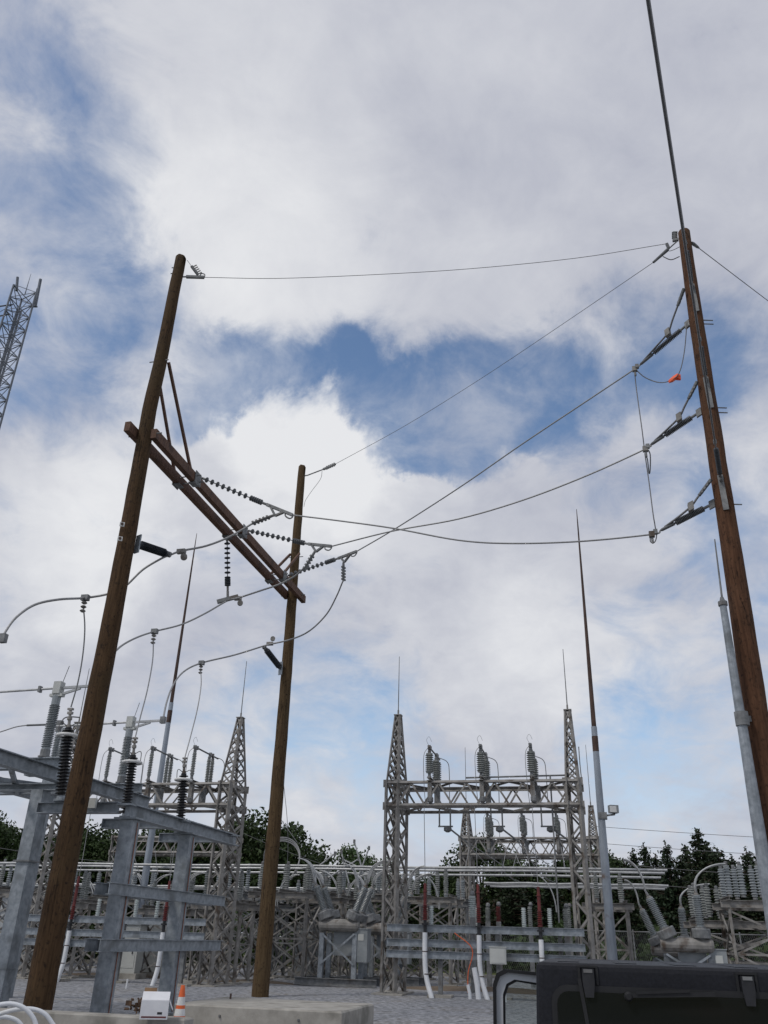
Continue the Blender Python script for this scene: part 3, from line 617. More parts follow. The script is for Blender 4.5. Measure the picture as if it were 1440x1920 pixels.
for i in range(3):
    D0_ = hd(CLAMPS[i]); D1_ = hd(TERM[i]); k, Dm = mids[i]; px = cable_px[i]; pts = [CLAMPS[i]]; n = len(px)
    for j, (x, y) in enumerate(px):
        D = D0_ + (Dm - D0_) * j / k if j <= k else Dm + (D1_ - Dm) * (j - k) / (n - k)
        if i == 0 and 5 <= j <= 9: D = max(D, 17.5)
        pts.append(on_d(x, y, D))
    tap = pts[tapi[i] + 1]
    pts.append(TERM[i])
    lab = ['front attachment past the front pole and off left', 'middle attachment behind the front pole', 'rear attachment to the nearest switch arm'][i]
    wire('jumper_cable', spline(pts, 6), .024, 'alu', 'thick bare jumper from the ' + lab)
    # T tap and the drop to the arrester
    at_ = G(-3.45, arr_v[i], 0); atp = [(133, 1326), (254, 1381), (347, 1419)][i]
    ATOP = on_v(*atp, arr_v[i])
    t = thing('tee_connector', tap, f"bolted tee connector at the top of the {['left', 'middle', 'right'][i]} arrester drop", 'connector', 'tee connectors')
    b = MB(); b.box(tap, .16, .10, .12); b.build('cable_clamp', 'galv_dull', t)
    for q in range(3): b = MB(); b.lathe([(0, .03), (.03, .065), (.06, .03)], tap - V((0, 0, .08 + .09 * q)), V((0, 0, -1)), 8); b.build('bolt', 'galv_old', t)
    dpx = [[(159, 1180), (155, 1230), (146, 1280)], [(286, 1240), (276, 1295), (263, 1345)], [(377, 1285), (370, 1330), (358, 1378)]][i]
    wire('drop_cable', spline([tap - V((0, 0, .2))] + [on_d(x, y, hd(tap) + (hd(ATOP) - hd(tap)) * (q + 1) / 4) for q, (x, y) in enumerate(dpx)] + [ATOP], 5), .015, 'alu', f"thin drop cable to the {['left', 'middle', 'right'][i]} black arrester")
    # small clamp weights on the jumper
    wpx = [(340, 1034), (446, 1122), (506, 1207)][i]; c = on_d(*wpx, Dm)
    t = thing('cable_spacer_clamp', c, f"round eyed clamp on the jumper beside the {['front pole standoff', 'hanging string', 'rear pole standoff'][i]}", 'clamp', 'eyed clamps on the jumpers')
    b = MB(); b.box(c, .2, .09, .10); b.build('clamp_body', 'galv_old', t)
    b = MB(); b.lathe([(-.035, .03), (-.035, .075), (.035, .075), (.035, .03)], c + V((.08, -.02, -.14 if i < 2 else .16)), V((.2, -1, 0)), 14); b.build('eye', 'galv_old', t)
b = MB(); c = on_d(427, 1124, hd(hi1)); b.bar(c - V((.28, 0, .08)), c + V((.28, 0, .10)), .09, .10); b.bar(c, hi1, .05, .06); tag(b.build('suspension_clamp', 'galv_dull', None, c), 'cast suspension clamp under the hanging insulator string', 'clamp')
# ================================================================== front-left galvanised structures
# --- arrester stand: two posts, one long beam away from the camera, three cross channels with black arresters
ast = thing('arrester_stand', G(-2.1, -10.8), 'new galvanised steel stand of square posts and channels under the black arresters', 'steel stand')
CZ = 3.63
for v in (-12.2, -9.7):
    b = MB(); b.box(G(-2.12, v, 1.66), .27, .27, 3.36); b.build('post', 'galv', ast)
    b = MB(); b.box(G(-2.12, v, .03), .5, .5, .04); b.build('base_plate', 'galv', ast)
    b = MB(); b.box(G(-2.12, v, 3.36), .46, .46, .03); b.build('cap_plate', 'galv', ast)
    b = MB(); b.box(G(-2.12, v, -.1), .9, .9, .2); b.build('footing', 'concrete', ast)
b = MB(); b.channel(G(-2.12, -12.45, 3.50), G(-2.12, -7.0, 3.50), .22, .25, .022); b.build('main_beam', 'galv', ast)
for v in arr_v:
    va = {-12.6: -12.48}.get(v, v + .02)
    b = MB(); b.channel(G(-3.95, va, CZ - .10), G(-2.24, va, CZ - .10), .20, .20, .016); b.build('cross_channel', 'galv', ast)
    b = MB(); b.box(G(-3.95, va, CZ - .10), .012, .19, .18); b.build('end_plate', 'galv', ast)
    b = MB(); b.box(G(-2.10, va, CZ - .05), .30, .24, .02); b.build('splice_plate', 'galv', ast)
for z, u in ((2.12, -2.30), (1.22, -2.30)):
    for du_ in (0, .36):
        b = MB(); b.channel(G(u + du_, -12.75 if du_ == 0 else -12.9, z), G(u + du_, -7.7, z), .10, .20, .012); b.build('side_rail', 'galv', ast)
for v in (-12.2, -9.7):
    b = MB(); b.tube([G(-1.97, v + .02, z) for z in (0, .8, 1.6, 2.4, 3.3)], .010, 5); b.build('ground_strap', 'copper', ast)
b = MB(); b.box(on_v(172, 1506, -12.62), .19, .06, .18); b.build('junction_box', 'cabinet', ast)
for i, v in enumerate(arr_v):
    px = [(133, 1326), (254, 1381), (347, 1419)][i]; top = on_v(*px, v); base = G(-3.45, v, CZ + .005); ax = (top - base); H = ax.length; ax.normalize()
    t = thing('surge_arrester', base, ['black ribbed arrester half hidden behind the front pole', 'black ribbed arrester with a white ring between the posts', 'black ribbed arrester with a white ring farthest along the stand'][i], 'surge arrester', 'black arresters on the stand')
    hb = H - .42
    b = MB(); b.lathe([(0, .13), (.04, .13), (.04, .08), (.10, .08)], base, ax, 12); b.build('base_flange', 'galv', t)
    b = MB(); b.lathe(shed_profile(hb - .1, .065, .118, 20, .03, .07), base + ax * .10, ax, 16); b.build('ribbed_body', 'poly_black', t)
    b = MB(); c = base + ax * (hb - .16); pts = [c + GU * .2 * math.cos(a) + GV * .2 * math.sin(a) for a in [2 * math.pi * k / 24 for k in range(25)]]; b.tube(pts, .032, 8, False); b.build('grading_ring', 'reflect', t)
    for a in (0, 2.1, 4.2):
        e = c + GU * .2 * math.cos(a) + GV * .2 * math.sin(a); b = MB(); b.tube(spline([e, e + ax * .2, e + ax * .24 - (e - c) * .3, base + ax * hb], 4), .010, 5); b.build('ring_strap', 'galv_dull', t)
    b = MB(); b.lathe([(0, .05), (.06, .05), (.06, .03), (.16, .03), (.16, .05), (.22, .05), (.22, .028), (.40, .025)], base + ax * hb, ax, 10); b.build('terminal', 'galv_old', t)
    b = MB(); b.box(base + ax * (hb + .30), .10, .07, .05); b.box(base + ax * (hb + .38), .11, .07, .04); b.build('terminal_clamp', 'galv_old', t)

# --- switch stand: higher frame at far left with the horizontal switches
sst = thing('switch_stand', G(-4.9, -11.5), 'tall galvanised frame at the left edge carrying grey insulators and switch arms', 'steel stand')
b = MB(); b.box(G(-4.42, -11.88, 1.98), .27, .27, 3.96); b.build('post', 'galv', sst); b = MB(); b.box(G(-4.42, -11.88, .03), .5, .5, .04); b.build('base_plate', 'galv', sst)
b = MB(); b.box(G(-4.42, -11.88, .78), .30, .30, .03); b.build('splice_plate', 'galv', sst)
b = MB(); b.box(G(-4.42, -11.88, 2.62), .36, .36, .03); b.build('splice_plate', 'galv_dull', sst)
b = MB(); b.box(G(-8.0, -11.88, 1.98), .27, .27, 3.96); b.build('post', 'galv', sst)
for u, v0, v1 in ((-3.98, -15.9, -8.2), (-6.0, -15.9, -8.2)):
    b = MB(); b.channel(G(u, v0, 4.22), G(u, v1, 4.22), .20, .26, .02); b.build('main_beam', 'galv', sst)
b = MB(); b.channel(G(-8.3, -11.88, 4.02), G(-3.7, -11.88, 4.02), .22, .14, .02); b.build('cross_beam', 'galv', sst)
b = MB(); b.channel(G(-8.3, -10.5, 4.22), G(-4.1, -10.5, 4.22), .20, .24, .02); b.build('cross_beam', 'galv', sst)
b = MB(); b.bar(G(-5.9, -13.4, 4.12), G(-4.1, -10.7, 4.12), .08, .08); b.build('diagonal_brace', 'galv', sst)
b = MB(); b.bar(G(-5.9, -10.6, 4.12), G(-4.1, -13.4, 4.12), .08, .08); b.build('diagonal_brace', 'galv', sst)
for k, v in enumerate(sw_v):
    b = MB(); b.channel(G(-6.4, v, 4.47), G(-3.85, v, 4.47), .22, .22, .018); b.build('cross_channel', 'galv', sst)
names = ['leftmost high switch, mostly out of frame', 'grey post switch left of the front pole with long level arms', 'grey post switch right of the front pole with long level arms']
for k, v in enumerate(sw_v):
    base = G(-4.43, v, 4.59); top = G(-4.43, v, SWZ - .18)
    t = thing('disconnect_switch', base, names[k], 'switch', 'switches on the left stand')
    b = MB(); b.lathe([(0, .13), (.03, .13), (.03, .10), (.16, .10)], base, n=12); b.build('base_cap', 'galv_dull', t)
    post_ins(base + V((0, 0, .16)), SWZ - .18 - 4.59 - .30, .112, t, 'porc', 24)
    b = MB(); b.lathe([(0, .09), (.14, .09)], top - V((0, 0, .14)), n=12); b.build('top_cap', 'porc', t)
    b = MB(); b.box(G(-4.43, v, SWZ + .0), .17, .17, .26); b.box(G(-4.43, v, SWZ - .16), .30, .12, .06); b.build('hinge_box', 'cabinet', t)
    b = MB(); b.tube([G(-4.5, v, SWZ), G(-6.6, v, SWZ - .05)], .026, 8); b.build('switch_blade', 'bus', t)
    b = MB(); b.box(G(-4.88, v, SWZ - .01), .05, .10, .13); b.build('blade_collar', 'galv_dull', t)
    b = MB(); b.bar(G(-4.34, v, SWZ + .0), G(-3.57, v, SWZ + .02), .05, .05); b.bar(G(-4.34, v, SWZ - .14), G(-3.9, v, SWZ - .02), .04, .05); b.build('terminal_arm', 'bus', t)
    b = MB(); b.box(G(-3.57, v, SWZ + .03), .12, .10, .16); b.build('terminal_clamp', 'galv_dull', t)
    b = MB(); b.tube([G(-4.36, v, SWZ + .12), G(-4.28, v, SWZ + .48)], .008, 5); b.build('arcing_horn', 'galv_dull', t)
    base2 = G(-6.2, v, 4.59)
    post_ins(base2, SWZ - .3 - 4.59, .112, t, 'porc', 24); b = MB(); b.box(G(-6.2, v, SWZ - .2), .14, .14, .2); b.build('jaw_box', 'cab_grey', t)
# a farther switch of the same kind seen between them
far_b = on_d(97, 1440, 24.0); far_t = on_d(109, 1372, 24.0)
t = thing('disconnect_switch', far_b, 'smaller grey switch seen just behind the leftmost grey insulator', 'switch')
post_ins(far_b, far_t.z - far_b.z, .10, t, 'porc', 20)
b = MB(); b.lathe([(0, .08), (.12, .08)], far_t, n=10); b.box(far_t + V((0, 0, .2)), .14, .14, .18); b.build('hinge_box', 'galv_dull', t)
b = MB(); b.tube([far_t + V((0, 0, .2)), on_d(50, 1360, 24.0)], .028, 6); b.build('switch_blade', 'galv_dull', t)
b = MB(); b.tube(spline([on_d(50, 1360, 24.0), on_d(30, 1363, 24), on_d(5, 1371, 24), on_d(-40, 1385, 24)], 4), .016, 5); b.build('lead', 'alu', t)
b = MB(); b.tube(spline([far_t + V((.1, 0, .22)), on_d(118, 1349, 24), on_d(128, 1344, 24), on_d(150, 1345, 24)], 4), .018, 5); b.build('lead', 'alu_dark', t)
b = MB(); b.box(far_b - V((0, 0, .11)), 1.4, .25, .18); b.box(V((far_b.x, far_b.y, (far_b.z - .2) / 2)), .24, .24, far_b.z - .2); b.build('pedestal', 'galv', t)

# ================================================================== lattice gantries
def lerp(a, b, t): return a + (b - a) * t
def gantry(label, uL, uR, v0, z0, z1, wu, dv, zs, zw, group, lw=.115, bw=.058, pitch=.42, spires=True):
    t = thing('lattice_gantry', G((uL + uR) / 2, v0 + dv / 2), label, 'gantry', group)
    M_ = 'galv_old'
    for uc in (uL, uR - wu):
        c = [(uc, v0), (uc + wu, v0), (uc + wu, v0 + dv), (uc, v0 + dv)]
        nrm = [-GV, GU, GV, -GU]
        b = MB()
        for k in range(4): b.bar(G(*c[k], z1), G(*c[(k + 1) % 4], z1), .012, .10)
        colo = b.build('column', M_, t)
        b = MB()
        for k in range(4): b.bar(G(*c[k], z0), G(*c[(k + 1) % 4], z0), .012, .10)
        b.build('ring_frame', M_, colo)
        for (a, d) in c:
            b = MB(); b.box(G(a, d, .03), .22, .22, .04); b.build('base_plate', M_, colo)
            for zz_ in (z0, z1): b = MB(); b.box(G(a, d, zz_), .26, .016, .24); b.box(G(a, d, zz_), .016, .26, .24); b.build('gusset_plate', M_, colo)
        b = MB(); b.box(G(uc + wu / 2, v0 + dv / 2, -.10), wu + .55, dv + .55, .26); b.build('footing', 'concrete', t)
        for k, (a, d) in enumerate(c): abar('leg', G(a, d, 0), G(a, d, z1 + .06), lw, M_, colo, (nrm[k] + nrm[k - 1]))
        for k in range(4):
            A, B = c[k], c[(k + 1) % 4]; wide = k % 2 == 1
            n = int(round(z1 / (pitch * (1.5 if wide else 1)))); flip = k >= 2
            for i in range(n):
                za, zb = z1 * i / n + .04, z1 * (i + 1) / n + .04
                s, e = (A, B) if (i % 2 == 0) != flip else (B, A)
                off = nrm[k] * .012
                abar('lacing_bar', G(*s, za) + off, G(*e, zb) + off, bw, M_, colo, nrm[k])
                if wide: abar('lacing_bar', G(*e, za) + off * -1, G(*s, zb) - off, bw, M_, colo, nrm[k])
        if not spires: continue
        # spire
        mc = (uc + wu / 2, v0 + dv / 2); tp = .07
        b = MB(); b.box(G(*mc, zs + .0), .26, .26, .03); b.box(G(*mc, zs - .22), .20, .20, .02); b.lathe([(0, .03), (.18, .03)], G(*mc, zs), n=8); spo = b.build('spire', M_, t)
        tcn = [(mc[0] - tp, mc[1] - tp), (mc[0] + tp, mc[1] - tp), (mc[0] + tp, mc[1] + tp), (mc[0] - tp, mc[1] + tp)]
        def cor(k, f): return G(lerp(c[k][0], tcn[k][0], f), lerp(c[k][1], tcn[k][1], f), lerp(z1, zs, f))
        for k in range(4):
            abar('leg', cor(k, 0), cor(k, 1), .075, M_, spo, nrm[k] + nrm[k - 1])
            n = 7
            for i in range(n):
                f0, f1 = 1 - (1 - i / n) ** 1.0, 1 - (1 - (i + 1) / n) ** 1.0; kk = (k + 1) % 4
                abar('lacing_bar', cor(k, f0), cor(kk, f1), .046, M_, spo, nrm[k]); abar('lacing_bar', cor(kk, f0) - nrm[k] * .01, cor(k, f1) - nrm[k] * .01, .046, M_, spo, nrm[k])
        b = MB(); b.tube([G(*mc, zs + .1), G(*mc, zw)], [.019, .011], 6); b.build('lightning_rod', 'galv_dull', t)
    b = MB()
    for u in (uL + wu, uR - wu):
        for d in (v0, v0 + dv): b.box(G(u, d, (z0 + z1) / 2), .02, .10, z1 - z0)
    bo = b.build('beam', M_, t); a, e = uL + wu, uR - wu
    for d, nn in ((v0, -GV), (v0 + dv, GV)):
        for zz_, s in ((z0, -1), (z1, 1)): abar('chord', G(uL, d, zz_), G(uR, d, zz_), .11, M_, bo, nn + V((0, 0, s)))
        n = int(round((e - a) / .50)); n += n % 2
        for i in range(n):
            x0, x1 = a + (e - a) * i / n, a + (e - a) * (i + 1) / n; up = (i % 2 == 0) == (d == v0)
            abar('lacing_bar', G(x0, d, z0 if up else z1) + nn * .012, G(x1, d, z1 if up else z0) + nn * .012, bw, M_, bo, nn)
    for zz_, s in ((z0, -1), (z1, 1)):
        n = int(round((e - a) / .95)); n += n % 2
        for i in range(n):
            x0, x1 = a + (e - a) * i / n, a + (e - a) * (i + 1) / n; up = (i % 2 == 0) == (s > 0)
            abar('lacing_bar', G(x0, v0 if up else v0 + dv, zz_) + V((0, 0, .01 * s)), G(x1, v0 + dv if up else v0, zz_) + V((0, 0, .01 * s)), bw, M_, bo, V((0, 0, s)))
    return t
gantry('pale lattice steel gantry in the centre with two pointed spires', .04, 6.17, 0, 5.28, 5.98, .37, 1.3, 8.36, 10.47, 'lattice gantries')
gantry('pale lattice steel gantry at left behind the galvanised stands', -12.4, -5.45, 0, 5.34, 6.02, .37, 1.3, 8.44, 10.56, 'lattice gantries')
gantry('smaller lattice gantry seen through the central gantry', .45, 6.65, 13.5, 5.0, 5.70, .37, 1.3, 7.2, 10.0, 'lattice gantries')
gantry('far lattice gantry seen low behind the front pole', -17.5, uu(on_v(432, 1580, 13.5)), 13.5, 5.0, 5.70, .37, 1.3, 7.2, 9.4, 'lattice gantries', spires=False)

# switches on the gantries
def beam_switch(u, v0, zt, label, group, blade_down=True, kind='porc_old', hgt=.88, slim=False):
    t = thing('gantry_switch', G(u, v0, zt), label, 'switch', group)
    b = MB(); b.channel(G(u, v0 - .18, zt + .06), G(u, v0 + 1.75, zt + .06), .14, .10, .015); b.build('base_channel', 'galv_old', t)
    for dv_ in (-.08, 1.15, 1.45):
        bp = G(u, v0 + dv_, zt + .12)
        b = MB(); b.lathe([(0, .07), (.03, .07), (.05, .05), (.14, .05)], bp, n=10); b.build('insulator_base', 'galv_dull', t)
        r = .085 if slim else .138
        post_ins(bp + V((0, 0, .14)), hgt - .26, r, t, kind, 9 if not slim else 12)
        b = MB(); b.lathe([(0, .05), (.08, .06), (.14, .04)], bp + V((0, 0, hgt - .13)), n=10); b.build('insulator_cap', 'galv_dull', t)
    zb = zt + .12 + hgt + .05
    b = MB(); b.tube([G(u, v0 - .22, zb + .03), G(u, v0 + 1.9, zb)], .028, 6); b.build('switch_blade', 'galv_dull', t)
    for dv_ in (-.12, .05, 1.2, 1.4): b = MB(); b.box(G(u, v0 + dv_, zb + .02), .10, .07, .13); b.build('contact_jaw', 'galv_dull', t)
    b = MB(); b.tube(spline([G(u, v0 - .1, zb + .05), G(u - .09, v0 - .12, zb + .25), G(u + .0, v0 - .14, zb + .36), G(u + .08, v0 - .12, zb + .2)], 5), .005, 5); b.build('arcing_horn', 'galv_dull', t)
    b = MB(); b.tube(spline([G(u + .02, v0 + 1.5, zb), G(u + .3, v0 + 1.7, zb - .12), G(u + .36, v0 + 1.75, zb - .5), G(u + .36, v0 + 1.7, zt - .6)], 5), .014, 5); b.build('tail_lead', 'alu', t)
    b = MB(); b.tube(spline([G(u - .03, v0 - .18, zb), G(u - .16, v0 - .25, zb - .3), G(u - .14, v0 - .25, zt - .2), G(u - .1, v0 - .2, zt - .75)], 5), .011, 5); b.build('front_lead', 'alu', t)
    b = MB(); b.box(G(u, v0 + .02, zt - .28), .13, .18, .52); b.build('operator_box', 'galv_old', t); b = MB(); b.box(G(u + .12, v0 + .7, zt - .34), .16, .24, .56); b.build('operator_box', 'galv_dull', t)
    b = MB(); b.lathe([(0, .06), (.04, .10), (.16, .10), (.2, .05)], G(u + .02, v0 - .02, zt - .66), n=10); b.build('bearing', 'galv_dull', t)
    if blade_down:
        lo = zt - .72
        b = MB()
        for s in (.0, .36): b.bar(G(u + .18 + s, v0 + .75, lo), G(u + .18 + s, v0 + .75, lo - .56), .045, .045)
        b.bar(G(u + .14, v0 + .75, lo - .56), G(u + .62, v0 + .75, lo - .56), .045, .045); b.build('hanger', 'galv_dull', t)
        b = MB(); b.lathe([(0, .05), (.05, .13), (.14, .13), (.18, .06)], G(u + .45, v0 + .75, lo - .74), n=10); b.build('pivot', 'galv_dull', t)
        b = MB(); b.tube([G(u + .5, v0 + .75, lo - .62), G(u + .95, v0 + .85, lo - .95)], .03, 6); b.build('lower_blade', 'galv_dull', t)
        b = MB()
        for du_, dv_ in ((-.45, 5.0), (.15, 6.2)): b.tube([G(u + .95, v0 + .85, lo - .95), G(u + .95 + du_ + .7, v0 + dv_, 3.9)], .014, 5)
        b.build('bus_leads', 'alu', t)
    return t
ua = [uu(on_v(x, 1465, 0)) for x in (806, 903, 998)]
for k, u in enumerate(ua): beam_switch(u, 0, 6.02, f"{['left', 'middle', 'right'][k]} of the three twin insulator switches on top of the central gantry", 'switches on the central gantry')
ub = [uu(on_v(x, 1468, 0)) for x in (199, 279, 360)]
for k, u in enumerate(ub): beam_switch(u, 0, 6.06, f"{['left', 'middle', 'right'][k]} slim grey insulator switch on top of the left gantry", 'switches on the left gantry', blade_down=False, slim=True, hgt=1.02)
u2 = [uu(on_v(x, 1570, 13.5)) for x in (915, 980, 1045)]
for k, u in enumerate(u2): beam_switch(u, 13.5, 5.74, f"{['left', 'middle', 'right'][k]} switch on the smaller far gantry in the centre", 'switches on the far gantry', blade_down=True)
b = MB(); b.tube([G(2.6, .2, 6.16), G(5.9, .3, 6.22)], .028, 6); b.tube([G(5.3, .2, 6.2), G(5.3, .0, 2.0)], .026, 6); tag(b.build('operating_pipe', 'galv_dull', None, G(5.3, 0, 2)), 'switch operating pipe along the central gantry top and down its right side', 'pipe')
wire('line_drop', [G(uu(on_v(540, 1380, 1.2)), 1.2, 5.0), G(-3.4, 1.4, 4.3)], .012, 'alu', 'thin sloping wire right of the left gantry column', 'wire')

# cable supports, cable terminations and white conduits under the gantries
def riser_set(u_list, v0, uA, uB, side, zs=(1.76, 1.37, 1.07)):
    t = thing('cable_rack', G((uA + uB) / 2, v0 + .15), f'three galvanised cross rails under the {side} gantry holding cables', 'cable rack', 'cable racks')
    for z in zs: b = MB(); b.channel(G(uA, v0 + .14, z), G(uB, v0 + .14, z), .12, .20, .012); b.build('rail', 'galv' if side == 'left' or z < 1.7 else 'galv', t)
    for u in (uA + 1.6, (uA + uB) / 2 + .4, uB - .7): b = MB(); b.box(G(u, v0 + .30, .85), .12, .12, 1.9); b.build('post', 'galv_dull', t); b = MB(); b.box(G(u, v0 + .3, -.03), .7, .5, .18); b.build('footing', 'concrete', t)
    for u in (uA + 1.35, uA + 2.75, uA + 4.1, uA + 4.85):
        post_ins(G(u, v0 + .18, zs[0] + .11), .50, .075, t, 'porc_light', 9); 
    for k, (u, zt, zb) in enumerate(u_list):
        nm = ['left', 'middle', 'right'][k]
        s = thing('cable_riser', G(u, v0, 0), f'{nm} white conduit with red cable end under the {side} gantry', 'cable riser', 'white cable risers')
        b = MB(); sx = .22 if (side == 'central' and k != 2) else (-.1 if side == 'left' else .05)
        b.tube(spline([G(u, v0, zb), G(u, v0, zb * .6), G(u + sx * .2, v0, zb * .3), G(u + sx, v0 - .05, -.05)], 6), .072, 12); b.build('conduit', 'pvc', s)
        for f in (.35, .7): b = MB(); b.lathe([(-.012, .074), (-.012, .078), (.012, .078), (.012, .074)], G(u + sx * .2 * (f < .5), v0, zb * f), n=12); b.build('strap', 'rust', s)
        b = MB(); b.lathe([(0, .05), (.25, .05), (.25, .10), (.30, .10), (.30, .05), (.40, .045)], G(u, v0, zb - .05), n=10); b.build('clamp_base', 'trimblk', s)
        L_ = zt - zb - .35
        b = MB(); b.lathe([(0, .075), (.03, .075), (.03, .052)] + [q for i in range(7) for q in ((.05 + .055 * i, .052), (.065 + .055 * i, .085), (.085 + .055 * i, .052))] + [(.5, .05), (L_ * .75, .048), (L_ * .76, .066), (L_ * .79, .066), (L_ * .8, .045), (L_, .042)], G(u, v0, zb + .33), n=12); b.build('termination', 'red_sil', s)
        b = MB(); b.tube([G(u, v0, zt - .05), G(u - .02, v0 + .05, zt + .6), G(u - .06, v0 + .1, 5.2)], .011, 5); b.build('riser_lead', 'alu', s)
cen = [(uu(on_v(797, 1700, -.4)), 3.0, 1.65), (uu(on_v(897, 1700, -.4)), 3.0, 1.62), (uu(on_v(1011, 1700, -.4)), 2.95, 1.55)]
riser_set(cen, -.4, .2, 6.0, 'central')
lef = [(uu(on_v(140, 1690, -.6)), 3.05, 1.42), (uu(on_v(312, 1700, -.6)), 2.95, 1.45)]
riser_set(lef, -.6, -12.2, -5.6, 'left')
for k, (x0, yt, x1, yb) in enumerate(((877, 1846, 882, 1889), (889, 1814, 898, 1890))):
    p = on_v(x1, yb, -.5); p.z = -.05; q = on_v(x0, yt, -.5)
    b = MB(); b.tube([p, p.lerp(q, .5) + GU * .02, q], .05 if k == 0 else .075, 12); o = b.build('conduit_stub', 'pvc', None, p)
    tag(o, ['short thin white conduit stub with an orange cable at the central gantry', 'short thick white conduit stub beside the middle cable riser'][k], 'conduit')
b = MB(); q = on_v(877, 1846, -.5); b.tube(spline([q - V((0, 0, .2)), q + V((.02, 0, .3)), q + V((.15, .02, .9)), q + V((-.35, .1, 1.3))], 5), .014, 6); tag(b.build('orange_cable', 'orange', None, q), 'orange cable rising from a thin white conduit stub', 'cable')
b = MB(); c = on_v(934, 1792, -.62); b.box(c, .46, .2, .42); b.box(c + V((0, 0, .22)), .5, .24, .02); b.box(c - GV * .105, .40, .012, .36); tag(b.build('control_box', 'cabinet', None, c), 'pale box with a flat lid mounted right of the middle cable riser', 'control box')
for k, (x, y) in enumerate(((948, 1879), (237, 1852), (206, 1852))):
    p = on_z(x, y, 0); b = MB(); b.tube([p - V((0, 0, .05)), p + V((0, 0, .22))], .03, 8); tag(b.build('pipe_stub', 'pvc', None, p), ['small white stub pipe by the round footing near the dark vehicle', 'small white stub pipe in gravel beside the left gantry', 'small red tipped white stake left of the second post'][k], 'pipe')

# ================================================================== buses, stands and breakers of the yard behind
for (v, z, u0, u1, nm) in ((5.5, 3.86, -22, 8.9, 'front upper'), (6.9, 3.86, -22, 8.9, 'second upper'), (9.2, 3.86, -22, 8.9, 'rear upper'),
                           (10.0, 3.62, 1.9, 9.2, 'front lower right'), (10.9, 3.62, 1.9, 9.2, 'second lower right'), (12.2, 3.62, 1.9, 9.2, 'rear lower right'),
                           (10.0, 3.30, -22, -1.5, 'front lower left'), (11.2, 3.30, -22, -1.5, 'second lower left'), (12.2, 3.30, -22, -1.5, 'rear lower left'),
                           (3.0, 3.75, 13.2, 24, 'front upper far right'), (4.6, 3.75, 13.2, 24, 'rear upper far right'), (7.0, 3.2, 13.2, 24, 'front lower far right'), (8.0, 3.2, 13.2, 24, 'rear lower far right')):
    b = MB(); b.tube([G(lerp(u0, u1, k / 12), v, z - .015 * math.sin(k * 1.7)) for k in range(13)], .045, 10); tag(b.build('bus_tube', 'bus', None, G((u0 + u1) / 2, v, z)), f'straight pale bus tube, {nm} of the level buses', 'bus tube', 'level bus tubes')
def stand(label, u, v, wu, wv, zt, ins, mat='galv_old', brace=True, kind='porc_old', ih=.9, ir=.10, extra=None, group='equipment stands'):
    t = thing('equipment_stand', G(u, v), label, 'equipment stand', group)
    c = [(u - wu / 2, v - wv / 2), (u + wu / 2, v - wv / 2), (u + wu / 2, v + wv / 2), (u - wu / 2, v + wv / 2)]; nn = [-GV, GU, GV, -GU]
    for k, q in enumerate(c):
        abar('leg', G(*q, 0), G(*q, zt - .2), .10, mat, t, nn[k] + nn[k - 1]); b = MB(); b.box(G(*q, -.03), .45, .45, .16); b.build('footing', 'concrete', t)
    for k in range(4):
        A, B = c[k], c[(k + 1) % 4]
        if brace:
            for z0, z1 in ((.1, zt * .48), (zt * .48, zt - .3)):
                abar('brace', G(*A, z0), G(*B, z1), .055, mat, t, nn[k]); abar('brace', G(*B, z0) - nn[k] * .012, G(*A, z1) - nn[k] * .012, .055, mat, t, nn[k])
            abar('girt', G(*A, zt * .48), G(*B, zt * .48), .055, mat, t, nn[k])
    for s in (-1, 1): b = MB(); b.channel(G(u - wu / 2 - .25, v + s * wv / 2, zt - .1), G(u + wu / 2 + .25, v + s * wv / 2, zt - .1), .14, .20, .014); b.build('top_beam', mat, t)
    for s in (-1, 0, 1): b = MB(); b.channel(G(u + s * wu / 2, v - wv / 2 - .2, zt + .052), G(u + s * wu / 2, v + wv / 2 + .2, zt + .052), .12, .10, .012); b.build('cross_channel', mat, t)
    for (a, d) in ins:
        bp = G(u + a, v + d, zt + .10); b = MB(); b.lathe([(0, .08), (.08, .06)], bp, n=8); b.build('insulator_base', 'galv_dull', t)
        post_ins(bp + V((0, 0, .08)), ih - .2, ir, t, kind, 9)
        b = MB(); b.lathe([(0, .05), (.1, .06), (.12, .03)], bp + V((0, 0, ih - .12)), n=8); b.build('insulator_cap', 'galv_dull', t)
    return t
def row(a, n, d): return [(a + d * i, 0) for i in range(n)]
def gp(x, y, v): p = on_v(x, y, v); return uu(p), p.z
stand('lattice bus stand right of the central gantry with grey posts', uu(on_v(1140, 1700, 5)), 6.2, 1.25, 2.2, 2.75, [(-.35, -.7), (-.35, .7), (.5, -.7), (.5, .7), (.1, .7)])
stand('lattice stand behind the rear H frame pole with a wide beam', uu(on_v(530, 1700, 4)), 4.6, 2.0, 1.8, 2.85, [(-.9, -.6), (-.4, .6), (.1, -.6), (.6, .6), (.9, -.6)], ih=.95)
stand('lattice stand between the rear pole and the central gantry', uu(on_v(660, 1680, 9)), 9.6, 2.9, 1.6, 3.05, [(-1.2, -.5), (-.4, -.5), (.3, -.5), (1.1, -.5), (-.8, .5), (.8, .5)], kind='porc')
stand('lattice stand seen through the left side of the central gantry', uu(on_v(800, 1690, 7)), 7.2, 2.0, 1.6, 2.9, [(-.8, -.5), (-.3, -.5), (.3, .5), (.8, -.5)])
stand('lattice stand at the left edge behind the tall switch frame', uu(on_v(20, 1670, 3)), 3.2, 2.3, 1.8, 2.7, [(-.9, -.5), (-.3, -.5), (.3, -.5), (.9, -.5), (0, .6)], ih=.85)
